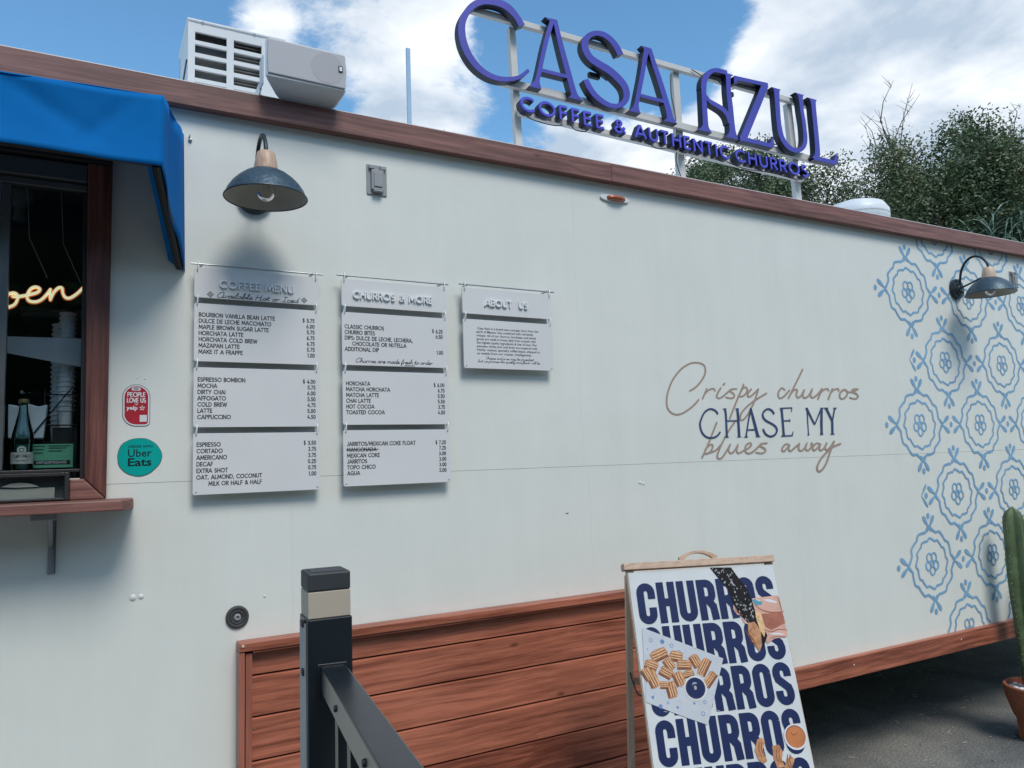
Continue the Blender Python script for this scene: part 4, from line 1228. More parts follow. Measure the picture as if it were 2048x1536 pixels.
# amber clearance light
b = MB()
prof = []
n = 28
pl = []
for i in range(n):
    q = 2 * PI * i / n
    pl.append((2.006 + 0.077 * math.copysign(abs(math.cos(q)) ** .75, math.cos(q)), 2.740 + 0.0165 * math.sin(q)))
b.prism(pl, -0.010, -0.001)
cl = b.build('clearance_light', 'white', tr, bevel=0.002)
b = MB()
vs, fs = [], []
for j in range(7):
    t = j / 6 * PI / 2
    for i in range(n):
        q = 2 * PI * i / n
        vs.append((2.010 + 0.050 * math.cos(t) * math.copysign(abs(math.cos(q)) ** .6, math.cos(q)), -0.010 - 0.022 * math.sin(t), 2.740 + 0.0135 * math.cos(t) * math.sin(q)))
for j in range(6):
    for i in range(n):
        fs.append((j * n + i, j * n + (i + 1) % n, (j + 1) * n + (i + 1) % n, (j + 1) * n + i))
b.add(vs, fs)
b.build('lens', 'amber', cl, smooth=True)
# little bolt beside the awning
b = MB()
b.lathe([(0, .02), (.003, .02), (.003, 0)], (0.274, 0, 2.712), 'Y', 8)
b.lathe([(0, .008), (.006, .006), (.007, 0)], (0.276, 0, 2.700), 'Y', 8)
b.build('bolt', 'steel', tr)

# ---- serving window
fm = 'trimwood_shade'
b = MB()
b.add([(-0.0085, -0.045, 1.598), (0.050, -0.045, 1.536), (0.050, -0.045, 2.560), (-0.0175, -0.045, 2.560),
       (-0.0085, 0.010, 1.598), (0.050, -0.002, 1.536), (0.050, -0.002, 2.560), (-0.0175, 0.010, 2.560)],
      [(0, 1, 2, 3), (0, 4, 5, 1), (1, 5, 6, 2), (2, 6, 7, 3), (3, 7, 4, 0), (4, 7, 6, 5)])
b.build('window_board', 'trimwood_shade', tr, bevel=0.004)
b = MB()
b.add([(-0.0095, -0.044, 1.597), (0.049, -0.044, 1.536), (-0.0455, -0.044, 1.536), (-0.0455, -0.044, 1.597),
       (-0.0095, 0.010, 1.597), (0.049, -0.002, 1.536), (-0.0455, -0.002, 1.536), (-0.0455, 0.010, 1.597)],
      [(0, 1, 2, 3), (0, 4, 5, 1), (1, 5, 6, 2), (2, 6, 7, 3), (3, 7, 4, 0), (4, 7, 6, 5)])
b.build('window_board', 'trimwood', tr, bevel=0.004)
b = MB()
b.box((-1.32, -0.045, 2.562), (0.050, -0.002, 2.62))
b.build('window_board', 'blackp', tr, bevel=0.004)  # black for a brown board: shade under the awning put into the colour
# aluminium head and rails
for (z0, z1, y0) in ((2.502, 2.556, -0.030), (2.478, 2.498, -0.012)):
    b = MB()
    b.box((-1.25, y0, z0), (-0.0185, 0.03, z1))
    b.build('window_head', 'alu', tr, bevel=0.002)
b = MB()
b.add([(-0.0200, -0.006, 1.6), (-0.0090, -0.006, 1.6), (-0.0165, -0.006, 2.478), (-0.0290, -0.006, 2.478), (-0.0200, 0.03, 1.6), (-0.0090, 0.03, 1.6), (-0.0165, 0.03, 2.478), (-0.0290, 0.03, 2.478)],
      [(0, 1, 2, 3), (7, 6, 5, 4), (0, 4, 5, 1), (1, 5, 6, 2), (2, 6, 7, 3), (3, 7, 4, 0)])
b.build('window_jamb', 'blackp', tr, bevel=0.001)
b = MB()
b.box((-0.238, -0.012, 1.628), (-0.214, 0.022, 2.478))
b.build('sash_stile', 'alu', tr, bevel=0.003)
b = MB()
b.box((-0.252, 0.004, 1.628), (-0.2395, 0.030, 2.478))
b.build('sash_stile', 'steel', tr, bevel=0.002)
b = MB()
b.box((-1.25, -0.010, 1.6185), (-0.0200, 0.03, 1.628))
b.build('window_sill_track', 'blackp', tr, bevel=0.002)
b = MB()
b.box((-0.2135, 0.006, 1.6285), (-0.0190, 0.010, 2.4775))
b.build('pane', 'glass', tr)
b = MB()
b.box((-1.25, 0.014, 1.6285), (-0.2525, 0.018, 2.4775))
b.build('pane', 'glass', tr)
# room behind the glass
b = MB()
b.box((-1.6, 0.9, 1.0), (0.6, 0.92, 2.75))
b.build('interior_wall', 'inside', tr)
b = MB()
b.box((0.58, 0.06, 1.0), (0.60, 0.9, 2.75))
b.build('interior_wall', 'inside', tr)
b = MB()
b.box((-1.6, 0.045, 1.50), (0.6, 0.9, 1.53))
b.build('counter', 'insidegrey', tr)
b = MB()
b.box((-1.6, 0.06, 2.72), (0.6, 0.9, 2.74))
b.build('interior_ceiling', 'insidegrey', tr)
b = MB()
b.box((-0.62, 0.50, 1.53), (-0.30, 0.75, 1.98))
b.build('coffee_machine', 'blackp', tr, bevel=0.01)
b = MB()
b.box((-0.215, 0.48, 2.17), (-0.03, 0.86, 2.20))
b.build('interior_shelf', 'insidegrey', tr)
# under-window drawer box
b = MB()
b.box((-0.30, -0.052, 1.5385), (-0.058, -0.004, 1.545))
b.box((-0.30, -0.052, 1.608), (-0.058, -0.004, 1.618))
b.box((-0.058, -0.053, 1.5385), (-0.046, -0.004, 1.618))
b.build('display_frame', 'blackp', tr, bevel=0.0015)
b = MB()
b.box((-0.30, -0.016, 1.545), (-0.058, -0.012, 1.608))
b.build('display_back', 'insidegrey', tr)
b = MB()
b.box((-0.30, -0.046, 1.545), (-0.0585, -0.0435, 1.608))
b.build('display_pane', 'glass', tr)
# serving shelf: clipped corner
b = MB()
pl = [(-1.5, -0.003), (0.124, -0.003), (0.118, -0.150), (0.088, -0.215), (-1.5, -0.215)]
n = len(pl)
b.add([(p[0], p[1], 1.5055) for p in pl] + [(p[0], p[1], 1.5355) for p in pl],
      [tuple(range(n)), tuple(range(2 * n - 1, n - 1, -1))] + [(i, i + n, (i + 1) % n + n, (i + 1) % n) for i in range(n)])
b.build('shelf', 'trimwood', tr, bevel=0.004, fix=True)
# bracket
for bx in (-0.088, -1.1):
    b = MB()
    b.box((bx - .009, -0.006, 1.325), (bx + .009, -0.001, 1.5045))
    br = b.build('shelf_bracket', 'grey', tr, bevel=0.001)
    b = MB()
    b.box((bx - .009, -0.180, 1.4985), (bx + .009, -0.007, 1.5045))
    b.build('bracket_arm', 'grey', br)
    b = MB()
    b.tube([(bx - .002, -0.007, 1.405), (bx - .002, -0.125, 1.497)], 0.0065, 6)
    b.build('bracket_brace', 'grey', br)
    b = MB()
    b.box((bx + 0.0095, -0.020, 1.328), (bx + .0115, -0.001, 1.50))
    b.build('bracket_flange', 'alu', br)
b = MB()
b.box((-0.135, -0.16, 1.487), (-0.070, -0.06, 1.5045))
b.build('shelf_cleat', 'grey', tr, bevel=0.003)

# ---- awning: canvas over a tube frame
aw = MB()
A = {'wt': Vector((0.256, -0.004, 2.714)), 'wb': Vector((0.263, -0.004, 2.255)), 'ft': Vector((0.164, -0.40, 2.651)), 'fb': Vector((0.162, -0.40, 2.448))}
nx, ny = 120, 12
xl = -1.55


def grid(b, fn, nu, nv):
    vs = [fn(i / nu, j / nv) for j in range(nv + 1) for i in range(nu + 1)]
    fs = [(j * (nu + 1) + i, j * (nu + 1) + i + 1, (j + 1) * (nu + 1) + i + 1, (j + 1) * (nu + 1) + i) for j in range(nv) for i in range(nu)]
    b.add(vs, fs)


def wob(x, k):
    return 0.004 * math.sin(x * 7.3 + k) + 0.003 * math.sin(x * 17.1 + 2 * k)


def top_fn(u, v):
    xe = A['wt'].x + (A['ft'].x - A['wt'].x) * v
    x = xl + (xe - xl) * u
    e = 1 - (2 * u - 1) ** 8
    z = A['wt'].z + (A['ft'].z - A['wt'].z) * v - 0.028 * math.sin(PI * v) * e + wob(x, v) * v * 0.6
    y = -0.004 - 0.396 * v
    return (x, y, z - 0.012 * v * e)


def front_fn(u, v):
    x = xl + (A['ft'].x - xl) * u
    e = 1 - (2 * u - 1) ** 8
    y = -0.40 + 0.012 * math.sin(PI * v) * e + wob(x, 1.0) * v * e
    ux = (x - A['ft'].x)
    y += 0.010 * math.exp(-((ux + .10 + .28 * (1 - v)) / .045) ** 2) * (1 - v) ** .5 * math.sin(PI * min(1, v + .1))
    y += 0.007 * math.exp(-((ux + .07 + .16 * v) / .025) ** 2) * math.sin(PI * v) - 0.006 * math.exp(-((ux + .20) / .05) ** 2) * v * v
    z = A['ft'].z - 0.203 * v - 0.012 * e * (1 - v) + wob(x, 2.0) * (0.5 if v > 0.9 else 0.25) * e
    return (x, y, z)


def side_fn(sgn):
    def fn(u, v):
        # u from the front edge to the wall, v from top to bottom
        a = A['ft'].lerp(A['fb'], v)
        c = A['wt'].lerp(A['wb'], v)
        p = a.lerp(c, u)
        p = p + Vector((0.007 * math.sin(u * 9 + 1) * math.sin(PI * u) - 0.006 * math.sin(PI * u) * math.sin(PI * v), 0, -0.004 * math.sin(u * PI)))
        return (p.x if sgn > 0 else 2 * (-0.64) - p.x + 0, p.y, p.z)
    return fn


grid(aw, top_fn, nx, ny)
grid(aw, front_fn, nx, ny)
grid(aw, side_fn(1), 14, 8)
awn = aw.build('awning', 'awning', tr, smooth=True, solid=0.0022, fix=True)
b = MB()
b.tube([(xl, -0.368, 2.466), (0.146, -0.368, 2.466)], 0.012, 8)
b.build('awning_tube', 'blackp', awn, smooth=True)
b = MB()
b.tube([(0.150, -0.386, 2.455), (0.246, -0.012, 2.266)], 0.013, 8)
b.build('awning_tube', 'blackp', awn, smooth=True)
b = MB()
# turned-in hem along the side's lower edge
a, c = A['fb'] + Vector((-.004, .012, 0)), A['wb'] + Vector((-.003, 0, 0))
b.add([a, c, c + Vector((-.045, -.002, .030)), a + Vector((-.030, .03, .012))], [(0, 1, 2, 3)])
b.build('awning_hem', 'awning', awn)
b = MB()
b.add([(xl, -0.392, 2.456), (0.155, -0.392, 2.456), (0.145, -0.345, 2.474), (xl, -0.345, 2.474)], [(0, 1, 2, 3)])
b.build('awning_hem', 'awning', awn)

# ---- stencilled medallions
mural_top, mural_bot = 2.80, 0.603


def medallion_mesh(b, cx, cz, lo_z=-9, hi_z=9):
    y0 = -0.0022

    def wavy(rx, rz, amp, w, cusp):
        pts = []
        n = 144
        for i in range(n):
            q = 2 * PI * i / n
            m = amp * math.cos(12 * q)
            # outward cusps where the four leaf pairs grow
            c = cusp * max(0, math.cos(4 * q)) ** 10
            m += 0.006 / rx * 0.8 * math.sin(24 * q) * 0.4
            pts.append((cx + rx * (1 + m + c) * math.cos(q), cz + rz * (1 + m + c) * math.sin(q), w))
        return pts

    def put(pts, y, closed=True):
        lr = lr_of(pts, 'n', closed=closed)
        if lo_z > -8 or hi_z < 8:
            run = []
            n = len(lr)
            for i in range(n + (1 if closed else 0)):
                l_, r_ = lr[i % n]
                if lo_z < l_[1] < hi_z and lo_z < r_[1] < hi_z:
                    run.append((l_, r_))
                else:
                    if len(run) > 1:
                        b.ribbon(run, y)
                    run = []
            if len(run) > 1:
                b.ribbon(run, y)
        else:
            b.ribbon(lr, y, closed=closed)
    put(wavy(.182, .178, .034, .0135, .085), y0)
    put(wavy(.132, .128, .036, .0118, .02), y0)
    # leaf pairs and dots at the four points
    for k in range(4):
        q = k * PI / 2
        R0 = .204 if k % 2 == 0 else .192
        c_, s_ = math.cos(q), math.sin(q)

        def T(u, v):
            return (cx + c_ * u - s_ * v, cz + s_ * u + c_ * v)
        for sg in (-1, 1):
            pts = []
            for (u, v, w) in ((-.022, -.018, .007), (-.004, .000, .009), (.012, .011, .011), (.030, .024, .022), (.046, .035, .026), (.058, .044, .018), (.063, .048, .005)):
                p = T(R0 + u, sg * v)
                pts.append((p[0], p[1], w))
            z_ = [p[1] for p in pts]
            if min(z_) > lo_z and max(z_) < hi_z:
                b.ribbon(lr_of(catmull(pts, 2), 'n'), y0 - 0.0001 * (1 if sg > 0 else 2))
        if k == 0:
            continue
        p = T(R0 + .063 if k != 2 else .2855, 0)
        if lo_z < p[1] - .015 and p[1] + .015 < hi_z:
            b.flat([(p[0] + .0135 * math.cos(t * PI / 6) * (1.25 if k % 2 == 0 and False else 1), p[1] + .0165 * math.sin(t * PI / 6)) for t in range(12)], y0)
    # flower
    for k in range(5):
        q = PI / 2 + 2 * PI * (k + .5) / 5
        fx, fz = cx + .034 * math.cos(q), cz + .038 * math.sin(q)
        pts = [(fx + .0215 * math.cos(2 * PI * i / 16), fz + .0235 * math.sin(2 * PI * i / 16), .0100) for i in range(16)]
        put(pts, y0 - .0001 * k)
    pts = [(cx + .0165 * math.cos(2 * PI * i / 14), cz + .0175 * math.sin(2 * PI * i / 14), .0105) for i in range(14)]
    put(pts, y0 - .0006)
    if lo_z < cz - .01 and cz + .01 < hi_z:
        b.flat([(cx + .0045 * math.cos(t * PI / 4), cz + .0045 * math.sin(t * PI / 4)) for t in range(8)], y0)
    # blue ground between the petals
    for k in range(5):
        q = PI / 2 + 2 * PI * k / 5
        px_, pz_ = cx + .030 * math.cos(q), cz + .033 * math.sin(q)
        if lo_z < pz_ - .012 and pz_ + .012 < hi_z:
            q2 = q
            b.flat([(px_ + .013 * math.cos(q2), pz_ + .014 * math.sin(q2)), (px_ + .009 * math.cos(q2 + 2.2), pz_ + .009 * math.sin(q2 + 2.2)), (px_ + .009 * math.cos(q2 - 2.2), pz_ + .009 * math.sin(q2 - 2.2))], y0 - .0008)


proto = None
for ci in range(10):
    cx = 4.028 + 0.2855 * ci
    if cx > X1 - .25:
        break
    rows = [2.487, 1.7365, 0.984] if ci % 2 == 0 else [2.850, 2.097, 1.348, 0.600]
    for cz in rows:
        if cz + .27 < mural_top and cz - .27 > mural_bot:
            if proto is None:
                b = MB()
                medallion_mesh(b, cx, cz)
                proto = b.build('painted_medallion', 'mural', tr, kind='stuff', origin=(cx, -0.0022, cz))
                pz = (cx, cz)
            else:
                share(proto, (cx, -0.0022, cz), tr)
        else:
            b = MB()
            medallion_mesh(b, cx, cz, mural_bot, mural_top + 0.03)
            b.build('painted_medallion', 'mural', tr, kind='stuff', origin=(cx, -0.0022, cz))
for cz in (2.097, 1.348):
    b = MB()
    for sg in (-1, 1):
        pts = [(4.3135 - .326 + u, cz + sg * v, w) for (u, v, w) in ((-.002, -.002, .003), (.008, .010, .006), (.020, .026, .013), (.032, .042, .017), (.042, .056, .012), (.046, .064, .003))]
        b.ribbon(lr_of(catmull(pts, 2), 'n'), -0.0022 - .0001 * (sg + 1))
    b.build('painted_leaves', 'mural', tr, kind='stuff')

# ---- painted slogan
# (flat paint, one part for each colour)
b = MB()
traced(b, DATA['tan'], -0.0016, cap='round', eps=0.00006)
b.build('slogan_script', 'tan_print', tr, kind='stuff', label='tan handwritten words Crispy churros, blues away')
b = MB()
traced(b, DATA['blue'], -0.0036, eps=0.00003)
b.build('slogan_capitals', 'blue_print', tr, kind='stuff', label='navy capitals CHASE MY')

# ================================================================== STICKERS
st = thing('review_sticker', (0.128, -0.0012, 1.752), 'arched red sticker with white lettering PEOPLE LOVE US, above the round teal one', 'sticker')


def yelp_shape(cx, cz, w, h, d):
    w2, h2 = w / 2 + d, h / 2 + d
    r = w2
    pl = [(cx + w2 * math.cos(R(a)), cz + h2 - r + r * math.sin(R(a))) for a in range(0, 181, 12)]
    pl += [(cx + w2 * math.cos(R(a)), cz - h2 + r + r * math.sin(R(a))) for a in range(192, 271, 13)]
    rr = .008 + d
    pl += [(cx + w2 - rr + rr * math.cos(R(a)), cz - h2 + rr + rr * math.sin(R(a))) for a in range(270, 361, 22)]
    return pl


cx, cz = 0.1285, 1.8185
for nm, d, yy, m in (('sticker_edge', .006, -.0022, 'stickergrey'), ('sticker_border', .0045, -.0026, 'stickerwhite'), ('sticker_field', 0.0, -.0030, 'red')):
    b = MB()
    b.prism(yelp_shape(cx, cz, .066, .118, d), yy, yy + .0004)
    b.build(nm, m, st)
b = MB()
b.flat([(cx - .001 + (.008 if abs(a) < 90 else -.008) + .005 * math.cos(R(a)), cz + .0505 + .005 * math.sin(R(a))) for a in (-80, -40, 0, 40, 80, 100, 140, 180, 220, 260)], -.0032)
write(b, 'PEOPLE', cx, cz + .0265, .0140, -.0032, width=.050, stroke=.20, align='c', track=.10, cap_end='flat')
write(b, 'LOVE US', cx, cz + .0085, .0140, -.0032, width=.052, stroke=.20, align='c', track=.10, cap_end='flat')
write(b, 'ON', cx, cz + .0008, .0042, -.0032, align='c', stroke=.2)
font_text(b, 'yelp', cx - .027, cz - .0135, .0165, -.0032, offset=.0006, body_w=.032)
for k in range(5):
    q = PI / 2 + 2 * PI * k / 5
    b.ribbon(lr_of([(cx + .0165 + .0018 * math.cos(q), cz - .0085 + .0018 * math.sin(q), .0018), (cx + .0165 + .0075 * math.cos(q), cz - .0085 + .0075 * math.sin(q), .0040)], 'n'), -.0032)
b.flat([(cx + .010, cz - .051), (cx + .030, cz - .051), (cx + .030, cz - .030), (cx + .010, cz - .030)], -.0032)
b.build('sticker_print', 'stickerwhite', st, kind='stuff')
b = MB()
write(b, '2024', cx - .001, cz + .048, .0052, -.0034, align='c', stroke=.2)
b.build('sticker_year', 'stickergrey', st, kind='stuff')

st = thing('delivery_sticker', (0.14, -0.0012, 1.60), 'round teal sticker reading ORDER WITH and Uber Eats, below the red arched one', 'sticker')
cx, cz = 0.1395, 1.659
random.seed(3)
pl = []
for i in range(40):
    q = 2 * PI * i / 40
    rr = 1 + .020 * math.sin(3 * q + 1) + .012 * math.sin(5 * q + 2) + .006 * math.sin(11 * q)
    pl.append((cx + .0625 * rr * math.cos(q), cz + .0590 * rr * math.sin(q)))
b = MB()
b.prism(pl, -.0024, -.0020)
b.build('sticker_rim', 'stickergrey', st)
b = MB()
b.prism([(cx + (p[0] - cx) * .975, cz + (p[1] - cz) * .975) for p in pl], -.0030, -.0025)
b.build('sticker_field', 'teal', st)
b = MB()
write(b, 'ORDER WITH', cx + .002, cz + .0290, .0060, -.0033, width=.068, align='c', stroke=.2)
font_text(b, 'Uber', cx - .034, cz + .0005, .034, -.0033, offset=.0003, body_w=.066)
font_text(b, 'Eats', cx - .034, cz - .0275, .034, -.0033, offset=.0008, body_w=.066)
b.build('sticker_print', 'darkink', st, kind='stuff')

# ================================================================== MENU BOARDS
def rounded(x0, x1, z0, z1, r=.007):
    pl = []
    for (cx, cz, a) in ((x1 - r, z1 - r, 0), (x0 + r, z1 - r, 90), (x0 + r, z0 + r, 180), (x1 - r, z0 + r, 270)):
        for k in range(4):
            pl.append((cx + r * math.cos(R(a + 30 * k)), cz + r * math.sin(R(a + 30 * k))))
    return pl


YP = -0.034
ring_proto = [None]


def ring(root, x, z, h=.030):
    b = MB()
    n = 14
    pts = []
    for i in range(n + 1):
        q = 2 * PI * i / n + .3
        pts.append((x + 0.0012 * math.sin(q), YP - 0.0018 - 0.0075 * math.cos(q), z + h / 2 * math.sin(q)))
    b.tube(pts, .0020, 6, cap=False)
    return b.build('ring', 'panel_edge', root, smooth=True, origin=(x, YP, z))


def menu(name, label, x0, x1, rows, rodx, head, printed, sub=None):
    t = thing(name, ((x0 + x1) / 2, YP, rows[-1][1]), label, 'menu board', 'hanging menu boards on the trailer wall')
    zr = rows[0][0] + .0105
    b = MB()
    b.tube([(rodx[0], YP - .004, zr), (rodx[1], YP - .004, zr)], .0030, 10)
    b.build('rod', 'steel', t, smooth=True)
    for xx in (x0 + .022, x1 - .022):
        b = MB()
        b.tube([(xx, YP - .004, zr), (xx, -.002, zr)], .0045, 8)
        b.build('standoff', 'steel', t, smooth=True)
    first = None
    for i, (zt, zb) in enumerate(rows):
        b = MB()
        b.prism(rounded(x0, x1, zb, zt), YP - .003, YP + .002)
        p = b.build('panel', 'panel', t, bevel=.0008)
        if i:
            # grey rail bolted to the wall, seen through the gap
            b = MB()
            b.box((x0 + .012, -.014, zt - .004), (x1 - .012, -.002, rows[i - 1][1] + .004))
            b.build('backing_rail', 'rack', t)
        for xx in (x0 + .010, x1 - .010):
            top = zr if i == 0 else rows[i - 1][1]
            zc = (zr + zt - .008) / 2 + .002 if i == 0 else (rows[i - 1][1] + zt) / 2
            hh = (zr - zt) + .024 if i == 0 else (rows[i - 1][1] - zt) + .020
            if first is None:
                first = ring(t, xx, zc, .034)
            else:
                share(first, (xx, YP, zc), t)
    for xx in (x0 + .010, x1 - .010):
        b = MB()
        b.lathe([(0, .0025), (.0022, .002), (.0032, 0)], (xx, YP - .003, rows[-1][1] + .010), 'Y', 10)
        b.build('screw', 'rack', t)
    # raised heading: one letter = one part
    (txt, hx0, hx1, hz0, cap, hdz) = head
    tw = text_width(txt, G, .16)
    k = (hx1 - hx0) / tw
    cx = 0
    for ch in txt:
        adv, sts = G.get(ch, G[' '])
        if sts:
            b = MB()
            for j, s_ in enumerate(sts):
                pts = [(hx0 + (cx + p[0]) * k, hz0 + p[1] * cap + hdz * cx * k, .17 * cap) for p in s_]
                b.ribbon(lr_of(pts, 'n', cap='flat'), YP - .0105 - .0001 * j, YP - .0032)
            b.build('letter', 'panel_edge', t)
        cx += adv + .16
    for item in printed:
        b = MB()
        kind = item[0]
        if kind == 'row':
            _, s_, xl_, z, cap, price, xr = item
            write(b, s_, xl_, z, cap, YP - .0034, xs=.92, stroke=.175)
            if price:
                write(b, price, xr, z + PD[0], cap, YP - .0034, xs=.92, stroke=.175, align='r')
        elif kind == 'hand':
            _, s_, a, z, cap, w, dz = item
            write(b, s_, a, z, cap, YP - .0034, width=w, font=HW, track=.0, stroke=.10, slant=.18, dz=dz)
        elif kind == 'strike':
            _, a, z, w = item
            b.flat([(a, z), (a + w, z), (a + w, z + .0018), (a, z + .0018)], YP - .0040)
        elif kind == 'diamond':
            _, a, z, r_ = item
            for rr, ww in ((r_, .0016), (r_ * .55, .0014)):
                b.ribbon(lr_of([(a + rr, z, ww), (a, z + rr, ww), (a - rr, z, ww), (a, z - rr, ww)], 'n', closed=True), YP - .0034, closed=True)
            b.flat([(a + r_ * .2, z), (a, z + r_ * .2), (a - r_ * .2, z), (a, z - r_ * .2)], YP - .0034)
        elif kind == 'body':
            _, s_, a, z, w = item
            font_text(b, s_, a, z, .0132, YP - .0034, offset=.00012, body_w=w)
        if b.v:
            b.build('printed_line', 'navy', t, kind='stuff')
    return t


PD = [0.0]


def rows_of(lines, z0, dz, cap, xl_, xr, shift):
    o = []
    PD[0] = shift
    for i, ln in enumerate(lines):
        s_, price = ln[0], ln[1]
        ind = ln[2] if len(ln) > 2 else 0
        o.append(('row', s_, xl_ + ind, z0 - dz * i, cap, price, xr))
    return o


pr = rows_of([('BOURBON VANILLA BEAN LATTE', '$ 5.75'), ('DULCE DE LECHE MACCHIATO', '6.00'), ('MAPLE BROWN SUGAR LATTE', '5.75'), ('HORCHATA LATTE', '6.75'), ('HORCHATA COLD BREW', '6.75'), ('MAZAPAN LATTE', '5.75'), ('MAKE IT A FRAPPE', '1.00')], 2.1035, .0200, .0128, .3035, .674, 0)
pr += rows_of([('ESPRESSO BOMBON', '$ 4.00'), ('MOCHA', '5.75'), ('DIRTY CHAI', '6.00'), ('AFFOGATO', '5.50'), ('COLD BREW', '4.75'), ('LATTE', '5.00'), ('CAPPUCCINO', '4.50')], 1.8935, .0200, .0128, .3015, .6755, 0)
pr += rows_of([('ESPRESSO', '$ 3.50'), ('CORTADO', '3.75'), ('AMERICANO', '3.75'), ('DECAF', '0.25'), ('EXTRA SHOT', '0.75'), ('OAT, ALMOND, COCONUT', '1.00'), ('MILK OR HALF & HALF', '', .036)], 1.6860, .0206, .0128, .3000, .676, 0)
pr += [('hand', 'Available Hot or Iced', .3565, 2.1690, .0185, .262, .0), ('diamond', .3375, 2.1775, .0095), ('diamond', .6395, 2.1800, .0095)]
menu('coffee_menu', 'tallest of the hanging boards, headed COFFEE MENU, four grey panels beside the awning', .289, .6905,
     [(2.2645, 2.1655), (2.1465, 1.9580), (1.9385, 1.7470), (1.7275, 1.5345)], (.2796, .7056), ('COFFEE MENU', .3655, .6040, 2.2015, .0250, .0), pr)
pr = rows_of([('CLASSIC CHURROS', '$ 6.25'), ('CHURRO BITES', '6.50'), ('DIPS: DULCE DE LECHE, LECHERA,', ''), ('CHOCOLATE OR NUTELLA', '', .027), ('ADDITIONAL DIP', '1.00')], 2.0915, .0199, .0132, .7805, 1.153, 0)
pr += rows_of([('HORCHATA', '$ 6.00'), ('MATCHA HORCHATA', '6.75'), ('MATCHA LATTE', '5.50'), ('CHAI LATTE', '5.50'), ('HOT COCOA', '3.75'), ('TOASTED COCOA', '4.50')], 1.8905, .0202, .0130, .7830, 1.155, 0)
pr += rows_of([('JARRITOS/MEXICAN COKE FLOAT', '$ 7.25'), ('MANGONADA', '7.25'), ('MEXICAN COKE', '3.00'), ('JARRITOS', '3.00'), ('TOPO CHICO', '3.00'), ('AGUA', '2.00')], 1.6795, .0202, .0130, .7840, 1.155, 0)
pr += [('hand', 'Churros are made fresh to order', .817, 1.9715, .0165, .292, .0), ('strike', .780, 1.6650, .118), ('strike', 1.000, 1.9650, .040)]
menu('churro_menu', 'middle one of the hanging boards, headed CHURROS & MORE, with a crossed-out line near its foot', .7705, 1.1745,
     [(2.2695, 2.1705), (2.1490, 1.9615), (1.9410, 1.7520), (1.7330, 1.5400)], (.7523, 1.1810), ('CHURROS & MORE', .8115, 1.1118, 2.2000, .0255, .0), pr)
body = ['Casa Azul is a brand new concept, born from the', 'spirit of Mexico City combined with old family', 'recipes. All of our churros, horchatas, and baked', 'goods are made in house daily from scratch with',
        'the highest quality ingredients & lots of love. Our', 'espresso drinks and cold brew are prepared with', 'freshly roasted, specialty coffee beans, shipped to', 'us weekly from our roaster, Intelligentsia.']
pr = []
for i, s_ in enumerate(body):
    w = (.272, .252, .262, .262, .268, .268, .280, .240)[i]
    pr.append(('body', s_, 1.2945 + (.004 if i == 0 else 0), 2.1160 - .01385 * i, w))
pr += [('hand', 'Shapes and sizes may be imperfect,', 1.330, 2.0010, .0105, .216, 0), ('hand', 'but we promise the quality and flavor will be.', 1.298, 1.9885, .0105, .276, 0)]
menu('about_board', 'smallest of the hanging boards, two panels headed ABOUT US over a paragraph', 1.2390, 1.6375,
     [(2.2765, 2.1745), (2.1535, 1.9645)], (1.2254, 1.6511), ('ABOUT  US', 1.3330, 1.5225, 2.2085, .0255, .0), pr)

# ================================================================== WALL LAMPS
lamp = thing('wall_lamp', (0.481, 0, 2.533), 'gooseneck lamp with a hammered navy shade above the coffee menu', 'lamp', 'gooseneck lamps on the trailer wall')
LX, LZ = 0.481, 2.533
b = MB()
b.lathe([(0, .036), (.016, .036), (.020, .032), (.036, .030), (.040, .024), (.058, .021), (.061, .013), (.060, .002)], (LX, 0, LZ), 'Y', 36)
base = b.build('base_plate', 'lampmetal', lamp, smooth=True)
for dx, dz in ((.020, -.022), (-.026, .020)):
    b = MB()
    b.lathe([(0, .010), (.006, .008), (.008, 0)], (LX + dx, -.027, LZ + dz), 'Y', 12)
    b.build('thumb_screw', 'lampmetal', base, smooth=True)
b = MB()
pts = catmull([(LX, -.032, LZ + .014), (LX, -.036, LZ + .055), (LX, -.048, LZ + .105), (LX, -.078, LZ + .150), (LX, -.118, LZ + .168), (LX, -.158, LZ + .158), (LX, -.187, LZ + .128), (LX, -.199, LZ + .100), (LX, -.200, LZ + .082)], 4)
b.tube(pts, .0068, 10)
b.build('gooseneck', 'lampmetal', lamp, smooth=True)
b = MB()
b.tube([(LX, -.030, LZ), (LX, -.178, LZ + .040)], .0055, 8)
b.build('stay_rod', 'lampmetal', lamp, smooth=True)
b = MB()
b.lathe([(0, .086), (.024, .085), (.028, .081), (.0345, .050), (.038, .026), (.0385, .022), (0, .020)], (LX, -.200, LZ), 'Z', 28)
b.build('neck_cone', 'lampwood', lamp, smooth=True)
sp_ = [(.036, .0255), (.050, .020), (.068, .010), (.088, -.006), (.105, -.024), (.118, -.044), (.1245, -.060), (.1275, -.064), (.1275, -.067)]
b = MB()
b.lathe(sp_, (LX, -.200, LZ), 'Z', 56)
b.build('shade', 'lampblue', lamp, smooth=True)
b = MB()
b.lathe([(r_ - .0022, h - .0014) for r_, h in sp_[:-1]] + [(.1262, -.0672)], (LX, -.200, LZ), 'Z', 56)
b.lathe([(0, .018), (.034, .018)], (LX, -.200, LZ), 'Z', 28)
b.build('shade_lining', 'lampin', lamp, smooth=True)
b = MB()
b.tube([(LX + .1275 * math.cos(2 * PI * i / 48), -.2 + .1275 * math.sin(2 * PI * i / 48), LZ - .0665) for i in range(49)], .0022, 6, cap=False)
b.build('shade_rim', 'lampmetal', lamp, smooth=True)
b = MB()
